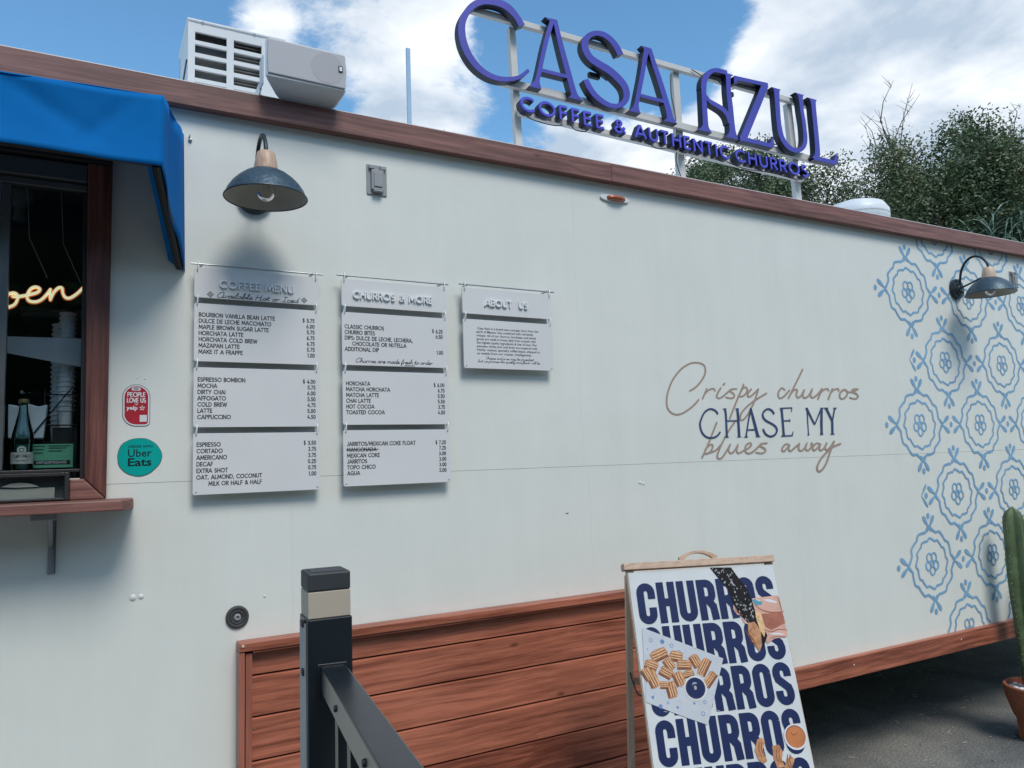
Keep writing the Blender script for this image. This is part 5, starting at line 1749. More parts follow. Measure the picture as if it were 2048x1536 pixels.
b.lathe([(.013, .018), (.013, -.004), (.018, -.014), (.028, -.032), (.0305, -.046), (.027, -.060), (.017, -.071), (.006, -.0755), (0, -.076)], (LX, -.200, LZ), 'Z', 24)
bulb = b.build('bulb', 'bulb', lamp, smooth=True)
b = MB()
b.tube([(LX + dx, -.2 + dy, LZ + dz) for dx, dy, dz in ((-.014, 0, -.012), (-.009, .004, -.040), (-.004, 0, -.016), (0, -.004, -.042), (.004, 0, -.016), (.009, .004, -.040), (.014, 0, -.012))], .0011, 5)
b.build('filament', 'tan', bulb)
copy_thing(lamp, (4.476, 0, 2.533), 'gooseneck lamp on the stencilled far end of the wall, black base plate in view')

# ================================================================== OUTLET COVERS
oc = thing('outlet_cover', (0.918, 0, 2.660), 'grey weatherproof outlet cover with flip lid, on the bare wall between lamp and amber light', 'outlet cover', 'weatherproof outlet covers')
ox, oz = 0.918, 2.660
b = MB()
b.prism(rounded(ox - .0385, ox + .0385, oz - .057, oz + .057, .003), -.006, -.001)
b.build('plate', 'grey', oc, bevel=.0012)
b = MB()
b.prism(rounded(ox - .024, ox + .024, oz - .042, oz + .036, .005), -.019, -.0062)
lid = b.build('lid', 'grey', oc, bevel=.004)
b = MB()
b.prism(rounded(ox - .016, ox + .016, oz - .030, oz + .026, .003), -.023, -.0192)
b.build('lid_panel', 'grey', lid, bevel=.0015)
b = MB()
b.box((ox - .018, -.026, oz - .050), (ox + .018, -.0065, oz - .0435))
b.build('latch', 'grey', lid, bevel=.002)
for sx_ in (-1, 1):
    b = MB()
    b.box((ox + sx_ * .021 - .011, -.017, oz + .038), (ox + sx_ * .021 + .011, -.0062, oz + .052))
    b.build('hinge', 'grey', oc, bevel=.002)
copy_thing(oc, (5.100, 0, 2.640), 'grey weatherproof outlet cover half hidden behind the far lamp shade')

# ================================================================== ROOF SIGN
ang = math.atan(.06)
SO = Vector((0, 0.05, 2.885))
ez = Vector((0, math.sin(ang), math.cos(ang)))
ey = Vector((0, math.cos(ang), -math.sin(ang)))
sign = thing('roof_sign', (2.5, 0.08, 2.87), 'big violet-blue CASA AZUL letters on a cream tube frame standing along the roof edge', 'sign')
FR = (SO, (1, 0, 0), ey, ez)
for L_, k in (('C', 0), ('A1', 0), ('S1', 0), ('A2', 0), ('A3', 0), ('Z', 0), ('U', 0), ('L', 0)):
    f = MB().frame(*FR)
    traced(f, DATA[L_], -0.0012, 0.0004, eps=0.00015, wk=.83)
    side = MB().frame(*FR)
    traced(side, DATA[L_], 0.0006, 0.034, eps=0.0001, wk=.87)
    lo = side.build('letter', 'sign_side', sign)
    f.build('letter_face', 'sign_face', lo)


def small_word(word, x0, x1, z0, z1, cap=.064):
    tw = text_width(word, G, .26)
    k = (x1 - x0) / tw
    cx = 0
    for ch in word:
        adv, sts = G[ch]
        f = MB().frame(*FR)
        s_ = MB().frame(*FR)
        e_ = MB().frame(*FR)
        for j, st_ in enumerate(sts):
            pts = [(x0 + (cx + p[0]) * k, z0 + (z1 - z0) * (cx / tw) + p[1] * cap) for p in st_]
            e_.ribbon(lr_of([(a, b, .0140) for a, b in pts], 'n', cap='flat'), -0.0012 - .00012 * j, .0003)
            f.ribbon(lr_of([(a, b, .0094) for a, b in pts], 'n', cap='flat'), -0.0028 - .00012 * j, -.0010)
            s_.ribbon(lr_of([(a, b, .0145) for a, b in pts], 'n', cap='flat'), .0006 - .0001 * j, .033)
        o = s_.build('letter', 'sign_side', sign)
        e_.build('letter_edge', 'sign_edge', o)
        f.build('letter_face', 'sign_face2', o)
        cx += adv + .26


small_word('COFFEE', 1.586, 2.020, .2090, .2035)
small_word('&', 2.076, 2.140, .2040, .2030, .060)
small_word('AUTHENTIC', 2.196, 2.785, .2000, .1890)
small_word('CHURROS', 2.826, 3.350, .1880, .1830)


def fbox(name, x0, x1, s0, s1, y0=.037, y1=.060, tilt=0.0, m='frame_cream'):
    b = MB().frame(*FR)
    b.add([(x0, y0, s0), (x1, y0, s0 + tilt), (x1, y1, s0 + tilt), (x0, y1, s0), (x0, y0, s1), (x1, y0, s1 + tilt), (x1, y1, s1 + tilt), (x0, y1, s1)],
          [(0, 3, 2, 1), (4, 5, 6, 7), (0, 1, 5, 4), (1, 2, 6, 5), (2, 3, 7, 6), (3, 0, 4, 7)])
    return b.build(name, m, sign, bevel=.0015)


fbox('rail', 1.400, 3.520, .642, .670, tilt=-.010)
fbox('rail', 1.510, 3.540, .335, .370, tilt=-.030)
fbox('rail', 1.600, 3.360, .212, .238, tilt=-.032)
for (xa, xb, w) in ((1.604, 1.609, .032), (2.515, 2.543, .040), (3.333, 3.350, .040)):
    b = MB().frame(*FR)
    b.add([(xa - w / 2, .0615, -.02), (xa + w / 2, .0615, -.02), (xa + w / 2, .090, -.02), (xa - w / 2, .090, -.02),
           (xb - w / 2, .0615, .640), (xb + w / 2, .0615, .640), (xb + w / 2, .090, .640), (xb - w / 2, .090, .640)],
          [(0, 3, 2, 1), (4, 5, 6, 7), (0, 1, 5, 4), (1, 2, 6, 5), (2, 3, 7, 6), (3, 0, 4, 7)])
    b.build('post', 'frame_cream', sign, bevel=.0015)
    b = MB()
    b.add([(xa + .055, .16, 2.872), (xa + .055, .60, 2.872), (xa + .055, .20, 2.995), (xa + .095, .16, 2.872), (xa + .095, .60, 2.872), (xa + .095, .20, 2.995)],
          [(0, 1, 2), (5, 4, 3), (0, 3, 4, 1), (1, 4, 5, 2), (2, 5, 3, 0)])
    b.build('brace', 'frame_cream', sign)
for pts in ([(1.60, .055, .24), (1.66, .03, .195), (1.76, .03, .188), (1.82, .04, .205)], [(1.86, .03, .205), (1.88, .028, .188), (1.93, .03, .190), (1.95, .035, .205)],
            [(2.50, .05, .62), (2.485, .048, .50), (2.500, .05, .38), (2.490, .05, .22), (2.475, .05, .15), (2.500, .052, .06), (2.50, .06, .0)],
            [(2.62, .03, .655), (2.70, .026, .630), (2.78, .026, .635), (2.84, .028, .600), (2.90, .03, .610)],
            [(1.985, .03, .635), (1.995, .028, .56), (2.03, .03, .50), (2.08, .028, .47)], [(2.30, .035, .205), (2.33, .02, .178), (2.40, .02, .190)],
            [(2.76, .03, .20), (2.90, .026, .172), (3.1, .026, .180), (3.3, .03, .172)]):
    b = MB().frame(*FR)
    b.tube(catmull(pts, 4), .0024, 5)
    b.build('cable', 'blackp', sign)
for (x_, s_) in ((2.02, .49), (2.875, .585)):
    b = MB().frame(*FR)
    b.box((x_ - .030, .036, s_ - .012), (x_ + .030, .055, s_ + .012))
    b.build('transformer_box', 'blackp', sign, bevel=.002)

# ================================================================== AIR CONDITIONER, SPEAKER, POLE, VENT
ac = thing('air_conditioner', (0.44, 0.42, 2.872), 'white outdoor air conditioner unit with slotted coil guard on the roof, next to the speaker', 'air conditioner')
ax0, ax1, az0, az1, ay = 0.292, 0.640, 2.872, 3.262, 0.25
fxs = [(ax0 + .024, ax0 + .135), (ax0 + .160, ax0 + .262)]
zr_ = [3.235 - .0465 * i for i in range(7)]
# face built as bars round the slots
b = MB()
cols_x = [ax0, fxs[0][0], fxs[0][1], fxs[1][0], fxs[1][1], ax1]
for a, c in ((0, 1), (2, 3), (4, 5)):
    b.box((cols_x[a], ay, az0), (cols_x[c], ay + .012, az1))
for (a, c) in fxs:
    prev = az1
    for i in range(7):
        zt = 3.226 - .0485 * i
        b.box((a, ay + .0005, zt), (c, ay + .0115, prev))
        prev = zt - .033
    b.box((a, ay + .0005, az0), (c, ay + .0115, prev))
b.build('coil_guard', 'acwhite', ac)
b = MB()
b.box((ax0 + .001, ay + .0125, az0), (ax0 + .012, ay + .30, az1 - .001))
b.box((ax1 - .012, ay + .0125, az0), (ax1 - .001, ay + .30, az1 - .001))
b.box((ax0 + .001, ay + .29, az0), (ax1 - .001, ay + .30, az1 - .001))
b.build('casing', 'acwhite', ac)
b = MB()
b.box((ax0 - .004, ay - .004, az1), (ax1 + .004, ay + .305, az1 + .012))
b.build('top_cover', 'acwhite', ac, bevel=.004)
b = MB()
b.box((ax0 + .014, ay + .05, az0), (ax1 - .014, ay + .06, az1 - .004))
b.build('coil', 'acdark', ac)
for i in range(30):
    zz = az0 + .03 + i * .0125
    if zz > az1 - .02:
        break
    b = MB()
    b.tube([(ax0 + .150, ay + .040, zz), (ax1 - .016, ay + .040, zz)], .0028, 5)
    b.build('coil_tube', 'fin', ac)
for xx in (ax0 + .05, ax0 + .235):
    b = MB()
    b.lathe([(0, .003), (.003, .002), (.0045, 0)], (xx, ay - .0042, az1 + .004), 'Y', 8)
    b.build('screw', 'rack', ac)
b = MB()
b.tube([(ax0 - .002, ay + .02, 3.12), (ax0 - .012, ay + .02, 3.04), (ax0 - .028, ay + .02, 2.96), (ax0 - .035, ay + .02, 2.874)], .003, 6)
b.build('power_cord', 'blackp', ac)

spk = thing('speaker', (0.63, -0.08, 2.886), 'white sideways loudspeaker with grey grille hung over the brown trim, next to the air conditioner', 'speaker')
s0, s1 = 0.494, 0.768
# front face leans outward slightly; body narrows toward the wall
yf = -0.135
def spk_ring(x, k):
    # cross-section (y, z) of the cabinet, grille edge first
    return [(yf, 3.046), (yf + .012, 3.052), (-.03, 3.050), (.05, 3.030), (.075, 2.985), (.065, 2.925), (.03, 2.893), (-.04, 2.890), (yf + .018, 2.905), (yf, 2.913)]
b = MB()
rings = []
for x, sc_ in ((s0, .90), (s0 + .006, .985), (s0 + .014, 1.0), (s1 - .014, 1.0), (s1 - .006, .975), (s1, .90)):
    rg = [(x, y * 1 + (1 - sc_) * .0, 2.968 + (z - 2.968) * sc_) for y, z in spk_ring(x, 1)]
    rings.append([(x + (.55 * (p[1] - yf) if x < .6 else -.10 * (p[1] - yf)), -.03 + (p[1] + .03) * sc_, p[2]) for p in rg])
m_ = len(rings[0])
vs = [p for r_ in rings for p in r_]
fs = [(i * m_ + k, i * m_ + (k + 1) % m_, (i + 1) * m_ + (k + 1) % m_, (i + 1) * m_ + k) for i in range(len(rings) - 1) for k in range(m_)]
fs += [tuple(range(m_)), tuple(range((len(rings) - 1) * m_ + m_ - 1, (len(rings) - 1) * m_ - 1, -1))]
b.add(vs, fs)
b.build('cabinet', 'acwhite', spk, smooth=True, fix=True)
b = MB()
pl = [(s0 + .006, 2.921), (s1 - .006, 2.918), (s1 - .001, 2.98), (s1 - .006, 3.040), (s0 + .006, 3.042), (s0 + .004, 2.98)]
b.prism(pl, yf - .006, yf + .002)
gr_ = b.build('grille', 'grille', spk, bevel=.003, fix=True)
b = MB()
b.lathe([(0, .0003), (.056, .0003), (.0565, 0)], (s1 - .068, yf - .0062, 2.980), 'Y', 40)
b.build('woofer_outline', mat_plain('woofer_grey', (0.425, 0.425, 0.45), 0.65, var=0.03, bump=0.4, bscale=900), gr_)
b = MB()
b.prism(rounded(s1 - .030, s1 - .015, 2.974, 2.997, .002), yf - .009, yf - .0065)
bd = b.build('badge', 'blackp', gr_)
b = MB()
b.prism(rounded(s1 - .027, s1 - .018, 2.978, 2.993, .001), yf - .010, yf - .0092)
b.build('badge_mark', 'panel_edge', gr_)
for xx in (s0 - .004,):
    b = MB()
    b.box((xx, -.10, 2.900), (xx + .004, -.045, 3.00))
    b.box((xx, -.050, 2.8885), (xx + .004, .045, 2.93))
    b.build('bracket', 'acwhite', spk, bevel=.001)

b = MB()
b.box((1.1645, .296, 2.872), (1.1825, .306, 3.392))
p = b.build('roof_pole', 'poleblue', bevel=.001)
tag(p, 'thin pale blue upright strip standing alone on the roof left of the big sign', 'pole')

vt = thing('roof_vent', (5.0, 1.0, 2.872), 'low round white roof vent cap seen over the trim near the trees', 'vent')
b = MB()
b.lathe([(.17, 0), (.17, .40)], (5.0, 1.0, 2.9), 'Z', 36)
b.build('vent_neck', 'ventwhite', vt, smooth=True)
b = MB()
b.lathe([(.17, .400), (.225, .400), (.232, .410), (.232, .470), (.225, .480), (.20, .520), (.12, .548), (0, .558)], (5.0, 1.0, 2.9), 'Z', 40)
b.build('vent_cap', 'ventwhite', vt, smooth=True)
b = MB()
b.lathe([(.2325, .428), (.2345, .430), (.2345, .436), (.2325, .438)], (5.0, 1.0, 2.9), 'Z', 40)
b.build('vent_band', 'rack', vt)

# ================================================================== INSIDE THE WINDOW
ns = thing('neon_sign', (-0.14, 0.055, 2.08), 'glowing cream script neon sign reading Open behind the window glass', 'neon sign')
b = MB()
traced(b, DATA['neon'], 0.0560, 0.0580, cap='round', wk=1.55)
b.build('neon_jacket', 'neonback', ns)
b = MB()
traced(b, DATA['neon'], 0.0480, 0.0555, cap='round', wk=.80)
b.build('neon_tube', 'neon', ns)
b = MB()
pl = []
for (x, z) in ((-.30, 2.10), (-.25, 2.060), (-.218, 2.085), (-.175, 2.103), (-.14, 2.108), (-.10, 2.112), (-.06, 2.125), (-.018, 2.15), (-.016, 2.21), (-.06, 2.205), (-.09, 2.215), (-.13, 2.215), (-.17, 2.19), (-.21, 2.19), (-.27, 2.21), (-.32, 2.18)):
    pl.append((x, z))
b.prism(pl, .060, .0635)
b.build('backing_sheet', 'acrylic', ns)
for x_, z_ in ((-.12, 2.215), (-.03, 2.205)):
    b = MB()
    b.tube([(x_, .062, z_), (x_ - .05, .062, z_ + .12), (x_ - .06, .062, 2.50)], .0012, 5)
    b.build('hanging_wire', 'rack', ns)

for i, (cx, cy, z0, nC, lab) in enumerate(((-.064, .16, 1.76, 21, 'tall stack of pale paper cups just inside the window, next to the wood frame'), (-.086, .24, 1.72, 22, 'second stack of pale paper cups, behind the tall one inside the window'))):
    t = thing('cup_stack', (cx, cy, z0), lab, 'cups', 'cup stacks inside the window')
    src = None
    for k in range(nC):
        if src is None:
            b = MB()
            b.lathe([(.019, 0), (.0225, .050), (.0262, .052), (.0262, .0565), (.0230, .0565)], (cx, cy, z0), 'Z', 20)
            src = b.build('cup', 'cup', t, smooth=True, origin=(cx, cy, z0))
        else:
            share(src, (cx + .0006 * math.sin(k), cy, z0 + .0155 * k), t)
    b = MB()
    b.box((cx - .034, cy - .034, 1.53), (cx + .034, cy + .034, z0 - .001))
    b.build('cup_holder', 'blackp', t, bevel=.002)

bt = thing('water_bottle', (-0.171, 0.060, 1.629), 'pale green glass mineral water bottle with crown cap and paper label on the window sill', 'bottle')
bx, by, bz = -.171, .060, 1.6295
b = MB()
b.lathe([(0, 0), (.026, 0), (.029, .004), (.029, .095), (.0275, .108), (.021, .135), (.0145, .165), (.0118, .185), (.0115, .196), (.0135, .198), (.0135, .204), (.011, .206)], (bx, by, bz), 'Z', 32)
b.build('bottle_body', 'bottle', bt, smooth=True)
b = MB()
b.lathe([(.0140, .199), (.0150, .202), (.0140, .209), (.010, .2115), (0, .212)], (bx, by, bz), 'Z', 20)
b.build('crown_cap', 'gold', bt, smooth=True)
b = MB()
b.lathe([(.0294, .018), (.0294, .052)], (bx, by, bz), 'Z', 24, a0=R(180), a1=R(360))
lb = b.build('label', 'label', bt, smooth=True)
b = MB()
b.lathe([(0, .0006), (.0115, .0006), (.0118, 0)], (bx, by - .0292, bz + .058), 'Y', 20)
b.build('label_seal', 'label', lb)
b = MB()
write(b, 'TOPO CHICO', bx, bz + .037, .0075, by - .0300, width=.044, align='c', stroke=.16)
write(b, 'AGUA MINERAL', bx, bz + .026, .0035, by - .0300, width=.036, align='c', stroke=.16)
b.ribbon(lr_of([(bx + .006 * math.cos(2 * PI * i / 12), bz + .058 + .0055 * math.sin(2 * PI * i / 12), .0018) for i in range(12)], 'n', closed=True), by - .0302, closed=True)
b.build('label_print', 'navy', lb, kind='stuff')

no = thing('licence_notice', (-0.119, 0.096, 1.634), 'green printed licence notice with a black number strip, behind the bottle in the window', 'notice')
b = MB()
b.box((-.199, .096, 1.6345), (-.0405, .0968, 1.7065))
b.build('paper', 'green', no)
b = MB()
for z_, x0_, x1_ in ((1.7005, -.160, -.115), (1.7005, -.106, -.050), (1.694, -.106, -.060), (1.690, -.150, -.118), (1.685, -.106, -.070), (1.680, -.150, -.120)):
    b.box((x0_, .0950, z_ - .0012), (x1_, .0958, z_ + .0012))
b.box((-.1585, .0950, 1.6445), (-.047, .0958, 1.6565))
b.build('notice_bars', 'blackp', no, kind='stuff')
b = MB()
write(b, '# MFG3952405', -.1500, 1.6470, .0070, .0946, width=.092, stroke=.18)
b.build('notice_number', 'panel_edge', no, kind='stuff')

b = MB()
pl = [(-.212, 1.726), (-.120, 1.724), (-.112, 1.829), (-.135, 1.822), (-.160, 1.830), (-.185, 1.823), (-.214, 1.829)]
b.prism(pl, .105, .165)
tag(b.build('paper_bag', 'bag', bevel=.004, fix=True), 'crumpled pale bag standing behind the water bottle inside the window', 'bag')
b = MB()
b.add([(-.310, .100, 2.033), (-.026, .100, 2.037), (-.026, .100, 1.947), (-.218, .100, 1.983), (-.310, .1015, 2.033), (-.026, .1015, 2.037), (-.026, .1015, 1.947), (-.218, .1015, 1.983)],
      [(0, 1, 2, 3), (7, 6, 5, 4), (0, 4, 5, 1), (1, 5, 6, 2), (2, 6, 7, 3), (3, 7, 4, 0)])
tag(b.build('reflection_band', 'reflband'), 'see-through pale grey band added inside the window for a reflection in the glass, in front of the cups', 'reflection')  # added band, stands in for a reflection in the glass
b = MB()
b.lathe([(0, .06), (.02, .058), (.038, .045), (.045, .022), (.043, 0), (.035, -.020), (.022, -.032), (.018, -.040), (.018, -.062), (.020, -.066), (.018, -.080), (.010, -.084), (0, -.084)], (-.205, .18, 2.50), 'Z', 24)
tag(b.build('reflected_globe', 'insidegrey', smooth=True), 'dim round globe added at the window top for a street lamp reflected in the glass', 'lamp')  # added globe, stands in for a street lamp mirrored in the glass
for zz in (1.86, 1.775):
    pass
wr = thing('wire_rack', (-.085, .21, 1.53), 'thin black wire rack in front of the cup stacks inside the window', 'rack')
for pts in ([(-.120, .115, 1.54), (-.120, .115, 1.875)], [(-.045, .115, 1.54), (-.045, .115, 1.875)], [(-.125, .115, 1.86), (-.030, .115, 1.86)], [(-.125, .115, 1.765), (-.030, .115, 1.765)], [(-.150, .10, 1.735), (-.045, .10, 1.885)]):
    b = MB()
    b.tube(pts, .0022, 6)
    b.build('wire', 'blackp', wr)

dc = thing('display_card', (-0.15, -0.030, 1.545), 'beige card leaning in the dark glazed box under the serving window', 'card')
b = MB()
b.box((-.295, -.030, 1.5455), (-.083, -.0285, 1.576))
b.build('card', 'card', dc)
b = MB()
b.flat([(-.214, 1.582), (-.190, 1.591), (-.165, 1.593), (-.140, 1.588), (-.122, 1.580), (-.145, 1.579), (-.180, 1.579)], -.034)
fe = b.build('dry_leaf', 'card')
s_ = fe.modifiers.new('solid', 'SOLIDIFY')
s_.thickness = .001
tag(fe, 'dry pale leaf lying above the beige card in the glazed box', 'leaf')

# ================================================================== RAILING
rl = thing('ramp_railing', (0.34, -1.42, 0), 'black metal ramp railing in the foreground, its end post banded in tan', 'railing')
pa = R(4)
pu = Vector((math.cos(pa), -math.sin(pa), 0))
pv = Vector((math.sin(pa), math.cos(pa), 0))
po_ = Vector((0.303, -1.425, 0))       # front-left edge of the cap
w_ = 0.0665


def pbox(name, m, a0, a1, b0, b1, z0, z1, parent, bevel=.002):
    b = MB().frame(po_, pu, pv, (0, 0, 1))
    b.box((a0, b0, z0), (a1, b1, z1))
    return b.build(name, m, parent, bevel=bevel)


post = pbox('post', 'black', -.0015, w_ + .0015, -.0015, w_ + .0015, 0, 1.3700, rl)
cap = pbox('post_cap', 'cap', 0, w_, 0, w_, 1.4112, 1.4400, post, .003)
pbox('tan_band', 'tan', .0004, w_ - .0004, .0004, w_ - .0004, 1.3705, 1.4108, post, .001)
pbox('cap_recess', 'rubber', .007, w_ - .007, .007, w_ - .007, 1.4401, 1.4408, cap, .001)
for z in (1.3655, 1.292):
    pbox('bolt', 'blackp', -.0062, -.0016, .020, .034, z - .010, z, post, .001)
pbox('side_sheen_plate', 'grey', -.0032, -.0016, .008, .060, .2, 1.362, post, .0005)  # grey plate added for the bright sheen on the post's left side
rd = Vector((.157, .986, -.056)).normalized()
side_ = Vector((rd.y, -rd.x, 0)).normalized()
upr = side_.cross(rd).normalized()
p0 = Vector((0.3385, -1.429, 1.2985))
L0 = 1.75
b = MB().frame(p0, side_, -rd, upr)
b.box((-.0185, -.002, -.036), (.0195, L0, 0.001))
tr_ = b.build('top_rail', 'black', rl, bevel=.0022)
b = MB().frame(p0, side_, -rd, upr)
b.box((-.0225, -.001, -.044), (.0225, .004, .0035))
b.build('rail_socket', 'black', rl, bevel=.001)
for i in range(12):
    if i > 5:
        i_s = None
    b = MB().frame(p0, side_, -rd, upr)
    b.lathe([(0, .0035), (.0030, .003), (.0042, 0)], (0, 0, 0), 'X', 10)
    b = MB()
    c_ = p0 - rd * (.203 + .240 * i) + upr * (-.018) - side_ * .0186
    b.frame(c_, -side_, -rd, upr)
    b.lathe([(.0046, 0), (.0040, .0028), (0, .0036)], (0, 0, 0), 'X', 12)
    if i < 7:
        b.build('rail_screw', 'blackp', tr_, smooth=True)
    q = p0 - rd * (.115 + .125 * i)
    if True:
        b = MB()
        b.box((q.x - .008, q.y - .008, .32), (q.x + .008, q.y + .008, q.z - .041))
        b.build('picket', 'black', rl, bevel=.001)
b = MB().frame(p0 + Vector((0, 0, -.98)), side_, -rd, upr)
b.box((-.0195, -.002, -.040), (.0195, L0, 0))
b.build('bottom_rail', 'black', rl, bevel=.0022)

# ================================================================== A-FRAME POSTER STAND
af = thing('sandwich_board', (1.85, -0.56, 0), 'pine A-frame sandwich board with a white poster repeating CHURROS in navy', 'sandwich board')
Lb = Vector((1.6245, -.4711, 1.2269))
KS = .88
U = Vector((.94293, -.33298, 0))
V = Vector((-.09568, -.27095, -.95783))       # down the front board
NF = Vector((-.31893, -.90317, .28735))       # outward from the front board
AF = (Lb, U * KS, -NF * KS, -V * KS)                          # local x right, y into the board, z up
W_ = .612


def abox(name, m, x0, x1, y0, y1, z0, z1, parent=None, bevel=.0015, fr=AF):
    b = MB().frame(*fr)
    b.box((x0, y0, z0), (x1, y1, z1))
    return b.build(name, m, parent or af, bevel=bevel)


abox('top_bar', 'pine', -.012, W_ + .002, -.016, .028, -.006, .020)
abox('frame_stile', 'pinez', .000, .030, 0, .018, -1.448, -.007)
abox('frame_stile', 'pinez', W_ - .030, W_, 0, .018, -1.448, -.007)
abox('frame_rail', 'pine', .0305, W_ - .0305, .001, .017, -1.36, -1.32)
abox('backing_board', 'pine', .0305, W_ - .0305, .006, .012, -1.319, -.02)
# handle
b = MB().frame(*AF)
n = 16
outer = []
inner = []
for i in range(n + 1):
    t = i / n
    x = .222 + .160 * t
    e = math.sin(PI * t)
    outer.append((x, .0325 + .024 * e ** .8))
    inner.append((x, .0205 + (.026 * max(0, math.sin(PI * (t - .12) / .76)) ** .7 if .12 < t < .88 else 0)))
b.ribbon(list(zip(inner, outer)), -.002, .014)
b.build('handle', 'pine', af, bevel=.001, fix=True)
# rear legs
BL = (Lb - U * 0 + NF * -.020, U, -Vector((-NF.x, -NF.y, NF.z)), -Vector((-V.x, -V.y, V.z)))
tt = 0.10
nh = Vector((-U.y * -1, U.x * -1, 0)) * -1
nh = Vector((-U.y, U.x, 0))            # horizontal, away from the viewer
V2 = Vector((nh.x * tt, nh.y * tt, -1)).normalized()
N2 = U.cross(V2).normalized()
if N2.dot(nh) < 0:
    N2 = -N2
BF = (Lb + nh * .034, U * KS, N2 * KS, -V2 * KS)
b = MB().frame(*BF)
b.box((.004, -.018, -1.384), (.030, 0, -.03))
b.build('rear_leg', 'pinez', af, bevel=.0015)
b = MB().frame(*BF)
b.box((W_ - .030, -.018, -1.384), (W_ - .004, 0, -.03))
b.build('rear_leg', 'pinez', af, bevel=.0015)
b = MB().frame(*BF)
b.box((.0345, -.016, -.46), (W_ - .0345, -.004, -.43))
b.build('rear_rail', 'pine', af, bevel=.0015)
b = MB()
pA = Lb + U * .015 + V * .40 - NF * .02
pB = Lb + nh * .034 + U * .014 + V2 * .35
mid = (pA + pB) / 2 + Vector((0, 0, -.04))
b.tube(catmull([tuple(pA), tuple(mid), tuple(pB)], 6), .003, 6)
b.build('limit_cord', 'blackp', af)
b = MB().frame(*AF)
b.tube([(.562, -.0056, -.475), (.566, -.0062, -.500), (.574, -.0056, -.530)], .001, 5)
b.build('loose_thread', 'blackp', af)
# poster sheet, slightly wavy at its top
b = MB().frame(*AF)


def sheet(u, v):
    x = .004 + (W_ - .008) * u
    z = -.016 - 1.29 * v
    y = -.0030 - .0016 * math.exp(-v * 30) * (math.sin(u * 15 + 1) * .6 + .4) * (1 if v < .12 else .3) - 0.0002 * math.sin(u * 9) * math.sin(v * 14)
    return (x, y, z)


grid(b, sheet, 40, 60)
b.build('poster', 'poster', af, smooth=True)
Y0 = -.0050
PS = 0.22


def bold_row(v_top, v_bot, x0=.027, x1=.590):
    cap = v_bot - v_top
    gl = []
    w = .0290
    k = .066
    g_ = .0090
    n = 7
    lw = ((x1 - x0) - g_ * (n - 1)) / n
    x = x0
    for ch in 'CHURROS':
        h = w / 2
        a, c = x + h, x + lw - h
        zt, zb = -v_top - h, -v_bot + h
        T_, B_ = -v_top, -v_bot
        r_ = (c - a) / 2
        mx_ = (a + c) / 2
        st_ = []
        if ch == 'C':
            st_ = [[(c, zt - cap * .30)] + [(c, zt - r_)] + arc(mx_, zt - r_, r_, r_, 0, 180, 10) + [(a, zb + r_)] + arc(mx_, zb + r_, r_, r_, 180, 360, 10) + [(c, zb + cap * .30)]]
        elif ch == 'H':
            st_ = [[(a, T_), (a, B_)], [(c, T_), (c, B_)], [(a, -(v_top + v_bot) / 2), (c, -(v_top + v_bot) / 2)]]
        elif ch == 'U':
            st_ = [[(a, T_), (a, zb + r_)] + arc(mx_, zb + r_, r_, r_, 180, 360, 10) + [(c, T_)]]
        elif ch == 'R':
            m1_ = zt - cap * .42
            st_ = [[(a, T_), (a, B_)], [(a, zt), (c - r_, zt)] + arc(c - r_, zt - r_, r_, r_, 90, 0, 6) + [(c, m1_ + r_)] + arc(c - r_, m1_ + r_, r_, r_, 0, -90, 6) + [(a, m1_)], [(c - r_ * .9, m1_), (c - .001, m1_ - r_ * 1.1), (c, m1_ - cap * .25), (c + .003, B_)]]
        elif ch == 'O':
            st_ = [arc(mx_, zt - r_, r_, r_, 0, 180, 10) + arc(mx_, zb + r_, r_, r_, 180, 360, 10) + [(c, zt - r_)]]
        elif ch == 'S':
            cy_ = -(v_top + v_bot) / 2
            st_ = [[(c, zt - cap * .24), (c, zt - r_)] + arc(mx_, zt - r_, r_, r_, 0, 180, 10) + [(a, zt - cap * .20), (a + .004, cy_ + cap * .10), (mx_, cy_), (c - .004, cy_ - cap * .10), (c, zb + cap * .20)] + arc(mx_, zb + r_, r_, r_, 0, -180, 10) + [(a, zb + cap * .24)]]
        gl.append((ch, [[(p[0], p[1], w) for p in s] for s in st_]))
        x += lw + g_
    b = MB().frame(*AF)
    j = 0
    for ch, s in gl:
        for q in s:
            b.ribbon(lr_of(q, 'n'), Y0 - PS * .00012 * (j % 4))
            j += 1
    b.build('printed_word', 'posternavy', af, kind='stuff')


for a_, c_ in ((.059, .211), (.222, .3725), (.3825, .5340), (.5470, .7000), (.711, .863), (.875, 1.027), (1.039, 1.191)):
    bold_row(a_, c_)


def pflat(name, m, key, y, kind=None):
    d = DATA[key] if isinstance(key, str) else key
    b = MB().frame(*AF)
    b.flat([(d[i], -d[i + 1]) for i in range(0, len(d), 2)], y)
    return b.build(name, m, af, kind=kind)


